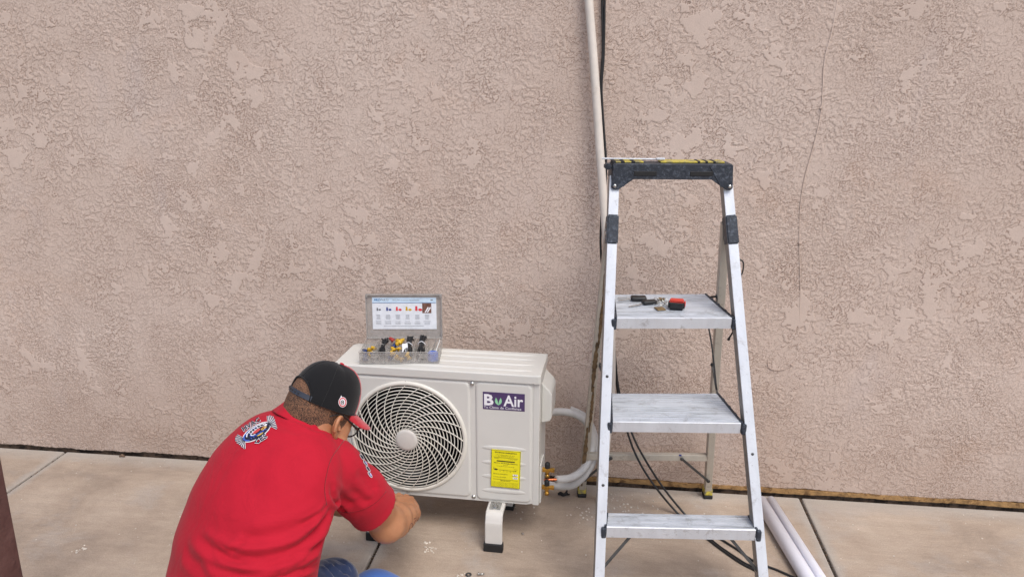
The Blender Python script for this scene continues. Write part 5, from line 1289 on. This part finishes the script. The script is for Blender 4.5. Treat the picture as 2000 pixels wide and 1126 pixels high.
# ---- decals laid on the cloth (embroidery with real place on the surface)
def drape(mb, bvh, off=.0016):
    out = []
    for v in mb.v:
        d = ray(v[0], v[2]); h = bvh.ray_cast(CL, d.normalized())
        if h[0] is None: out.append(None); continue
        n = h[1]; n = n if n.dot(d) < 0 else -n
        out.append(h[0]+n*(off+v[1]))
    keep = [i for i, f in enumerate(mb.f) if all(out[k] is not None for k in f) and max((out[a]-out[b]).length for a in f for b in f) < .08]
    mb.f = [mb.f[i] for i in keep]; mb.mi = [mb.mi[i] for i in keep]; mb.sm = [mb.sm[i] for i in keep]
    mb.v = [tuple(o) if o is not None else (0, 0, -5) for o in out]
    used = sorted({k for f in mb.f for k in f}); mp = {k: i for i, k in enumerate(used)}; mb.v = [mb.v[k] for k in used]; mb.f = [tuple(mp[k] for k in f) for f in mb.f]
    return mb
def emblem():
    cx, cy, an = 501, 843, R(-32)
    ca, sa = math.cos(an), math.sin(an)
    def W(x, y): return (cx+x*ca-y*sa, cy+x*sa+y*ca)
    def poly(mb, pts, lay=0): mb.add([(W(x, y)[0], lay*.0004, W(x, y)[1]) for x, y in pts], [tuple(range(len(pts)))])
    def ring(mb, x, y, a, b, a2, b2, lay, n=28, t0=0, t1=2*math.pi):
        vs = []
        for k in range(n+1):
            t = t0+(t1-t0)*k/n
            for aa, bb in ((a, b), (a2, b2)):
                p = W(x+aa*math.cos(t), y+bb*math.sin(t)); vs.append((p[0], lay*.0004, p[1]))
        mb.add(vs, [(2*k, 2*k+1, 2*k+3, 2*k+2) for k in range(n)])
    wht, drk, blu, red, gld = MB(), MB(), MB(), MB(), MB()
    ring(wht, 0, 1, 32, 13, 0.1, .1, 0); ring(drk, 0, 1, 30, 11.5, .1, .1, 1)
    ring(blu, -6, 1, 24, 10, 20, 8, 2, t0=R(130), t1=R(300)); ring(wht, 2, 0, 24, 9, 21.5, 7.6, 3, t0=R(180), t1=R(340)); ring(blu, 4, 1, 19, 6.5, 17, 5.2, 3, t0=R(0), t1=R(200)); ring(wht, 6, 1, 15, 5, 13.6, 4.2, 3, t0=R(200), t1=R(420)); ring(red, 1, 0, 9, 2.6, .1, .1, 3)
    ring(wht, -5, 1, 8, 3.6, 6, 2.4, 4, t0=R(80), t1=R(280)); ring(gld, 16, 3, 6, 2.2, 3.5, 1.0, 4); ring(wht, 22, 0, 3, 1.6, .1, .1, 5); ring(gld, 4, 9, 7, 1.3, .1, .1, 3)
    for k in range(7): poly(wht, [(-20+k*6.2, -7+1.2*math.sin(k*2)), (-18.6+k*6.2, -7.4), (-17+k*6.2, -2.5), (-18+k*6.2, -2)], 4); poly(blu, [(-16+k*5.5, 5+math.sin(k)), (-14.6+k*5.5, 5), (-14+k*5.5, 8.5), (-15.2+k*5.5, 8.8)], 4)
    for side in (-1, 1):
        for k in range(8):
            a = R(-58+16*k); x0, y0 = side*26, 1; L0, L1 = 3, 17+2*math.sin(k)
            for mb, ww, lay in ((wht, 1.9, 1), (drk, 1.0, 2)):
                dx, dy = math.cos(a)*side, math.sin(a); nx, ny = -dy, dx
                poly(mb, [(x0+dx*L0+nx*ww*.5, y0+dy*L0+ny*ww*.5), (x0+dx*L1+nx*ww, y0+dy*L1+ny*ww), (x0+dx*(L1+1), y0+dy*(L1+1)), (x0+dx*L1-nx*ww, y0+dy*L1-ny*ww), (x0+dx*L0-nx*ww*.5, y0+dy*L0-ny*ww*.5)], lay)
    for s, x, y, w_, h_ in (('HVAC', -20, -12, 38, 9), ('CES', -14, 22, 27, 9)):
        v, f = text_geo(s, .03, 1)
        v = v-[v[:, 0].min(), 0]; v = v/[v[:, 0].max(), v[:, 1].max()]*[w_, h_]
        for mb, gx, lay in ((wht, .8, 5), (drk, 0, 6)):
            for ox in ((-gx, gx) if gx else (0,)):
                mb.add([(W(x+a+ox, y-b+(gx*.5 if gx else 0))[0], lay*.0004, W(x+a+ox, y-b+(gx*.5 if gx else 0))[1]) for a, b in v], f)
    base = part(drape(wht, SB), 'back_emblem', M['white_ink'], shirt)
    for mb, mt in ((drk, 'navy_thread'), (blu, 'blue_thread'), (red, 'red_thread'), (gld, 'gold_thread')):
        part(drape(mb, SB), mt, {'navy_thread': simple('navy_thread', srgb(26, 28, 50), .7), 'blue_thread': simple('blue_thread', srgb(60, 90, 180), .7), 'red_thread': simple('coral_thread', srgb(204, 70, 70), .7), 'gold_thread': simple('gold_thread', srgb(206, 170, 70), .7)}[mt], base)
emblem()
def cap_badge():
    w_, rd, dk = MB(), MB(), MB()
    def disc(mb, x, y, a, b, lay, a2=.01, b2=.01):
        vs = [];
        for k in range(25):
            t = 2*math.pi*k/24
            for aa, bb in ((a, b), (a2, b2)): vs.append((x+aa*math.cos(t), lay*.0004, y+bb*math.sin(t)))
        mb.add(vs, [(2*k, 2*k+1, 2*k+3, 2*k+2) for k in range(24)])
    disc(w_, 668.5, 784.5, 8, 10, 0); disc(rd, 668.5, 784.5, 7, 9, 1, 5.2, 6.8); disc(dk, 668, 785, 3.4, 4.4, 1, 2.6, 3.4)
    v, f = text_geo('N', .04, 1); v = v/v.max(0)*[4, 5]; dk.add([(666+a, .0006, 787-b) for a, b in v], f)
    w_.add([(664, 0, 776), (666, 0, 771), (667, 0, 775)], [(0, 1, 2)])
    b = part(drape(w_, CB), 'cap_emblem', M['white_ink'], cap); part(drape(rd, CB), 'red_thread', M['red_ink'], b); part(drape(dk, CB), 'dark_thread', M['ink'], b)
cap_badge()
def drape_line(pts, r, name, mat, parent, bvh, flat=1):
    ps = [Vector((x, y, 0)) for x, y in pts]; fine = []
    for i in range(len(ps)-1):
        p0, p1, p2, p3 = ps[max(i-1, 0)], ps[i], ps[i+1], ps[min(i+2, len(ps)-1)]
        for k in range(8):
            t = k/8; fine.append(.5*((2*p1)+(-p0+p2)*t+(2*p0-5*p1+4*p2-p3)*t*t+(-p0+3*p1-3*p2+p3)*t**3))
    fine.append(ps[-1]); out = []
    for p in fine:
        d = ray(p.x, p.y).normalized(); h = bvh.ray_cast(CL, d)
        if h[0] is not None: out.append(h[0]-d*.0002)
    if len(out) > 2: mb = MB(); mb.tube(out, r, 6, smooth=0); return part(mb, name, mat, parent)
def sleeve_patch():
    w_, dk, bl = MB(), MB(), []
    def quad(mb, x, y, a, b, an, lay):
        c, s_ = math.cos(an), math.sin(an); mb.add([(x+dx*a*c-dy*b*s_, lay*.0004, y+dx*a*s_+dy*b*c) for dx, dy in [(math.cos(t), math.sin(t)) for t in np.linspace(0, 2*math.pi, 13)[:-1]]], [tuple(range(12))])
    for i, (x, y) in enumerate(((685, 872), (693, 881), (701, 893), (708, 905), (713, 916), (717, 927))):
        x += 5; y -= 1; quad(w_, x, y, 7, 2.6, R(55), 0); quad(dk, x, y, 5.8, 1.7, R(55), 1)
        if i in (3, 5): bl.append(MB()); quad(bl[-1], x+.5, y, 3.6, 1.3, R(55), 2)
    b = part(drape(w_, SB), 'sleeve_emblem', M['white_ink'], shirt); part(drape(dk, SB), 'navy_thread', bpy.data.materials['navy_thread'], b); pm = simple('pale_thread', srgb(170, 170, 225), .7)
    for m_ in bl: part(drape(m_, SB), 'pale_thread', pm, b)
sleeve_patch()
def tattoo():
    BB = bvh_of([body]); m = MB(); zx = lambda p: [(640+x/4.762, 940+y/4.762) for x, y in p]
    drape_line(zx([(752, 470), (762, 420), (775, 388), (792, 395), (786, 430), (770, 452)]), .0011, 'tattoo', M['tat'], body, BB)
    drape_line(zx([(800, 350), (815, 335), (822, 350), (808, 372), (812, 385)]), .0010, 'tattoo', M['tat'], body, BB); drape_line(zx([(825, 380), (838, 355), (842, 330)]), .0010, 'tattoo', M['tat'], body, BB)
M['tat'] = simple('tattoo_ink', srgb(96, 64, 54), .6)
tattoo()
drape_line([(680, 848), (664, 870), (647, 895), (638, 925), (634, 955), (638, 985)], .0011, 'sleeve_seam', M['seam'], shirt, SB)
drape_line([(754, 959), (735, 980), (705, 996), (672, 1000), (662, 996)], .0008, 'cuff_stitching', M['seam'], shirt, SB)
# ---- collar and cuff band
def build_collar():
    nb = NC; nd = ND; bx = (-f_-nd*(-f_).dot(nd)).normalized(); by = nd.cross(bx); mb = MB(); n = 72; prof = [(.0665, -.022), (.068, .004), (.070, .020), (.0725, .0235), (.0755, .020), (.083, .004), (.096, -.022), (.099, -.027), (.095, -.028), (.083, -.006)]
    vs = []
    for i in range(n):
        a = 2*math.pi*i/n; wv = .0015*math.sin(a*5+1)+.001*math.sin(a*9)
        for k, (r, h) in enumerate(prof):
            out = (k > 4); lift = .010*math.cos(a) if k in (2, 3, 4) else 0
            rr = r+(wv if out else 0); vs.append(nb+nd*(.008+h+lift+(.002*math.sin(a*4) if out else 0))+bx*math.cos(a)*rr*1.02+by*math.sin(a)*rr)
    m = len(prof); mb.add(vs, [(i*m+k, ((i+1) % n)*m+k, ((i+1) % n)*m+(k+1) % m, i*m+(k+1) % m) for i in range(n) for k in range(m)], 0, True)
    part(mb, 'collar', M['shirt'], shirt)
build_collar()
# bright blue cloth in front of his knees
def cloth_bag():
    q = at(742, 1124, -.88); F = Field((q.x-.16, q.y-.13, 0), (q.x+.16, q.y+.13, q.z+.06), .005)
    F.ell((q.x-.0, q.y, q.z-.080), (.115, .085, .065), None, .02); F.cap((q.x-.02, q.y-.01, .06), (q.x-.02, q.y-.01, q.z-.10), .08, .075, .03)
    F.D = np.maximum(F.D, (.001-F.grid()[..., 2]).astype(np.float32)); P, Q = F.mesh(); P = relax(P, Q, 2)
    me = bpy.data.meshes.new('tool_bag'); me.from_pydata((P-np.array([q.x, q.y, 0])).tolist(), [], Q.tolist()); me.update()
    o = link('cloth_bag', me, M['blue_cloth'], None, True); o.location = (q.x, q.y, 0); tag(o, 'bright blue rounded cloth bag at the bottom edge beside the crouching man', 'bag')
cloth_bag()
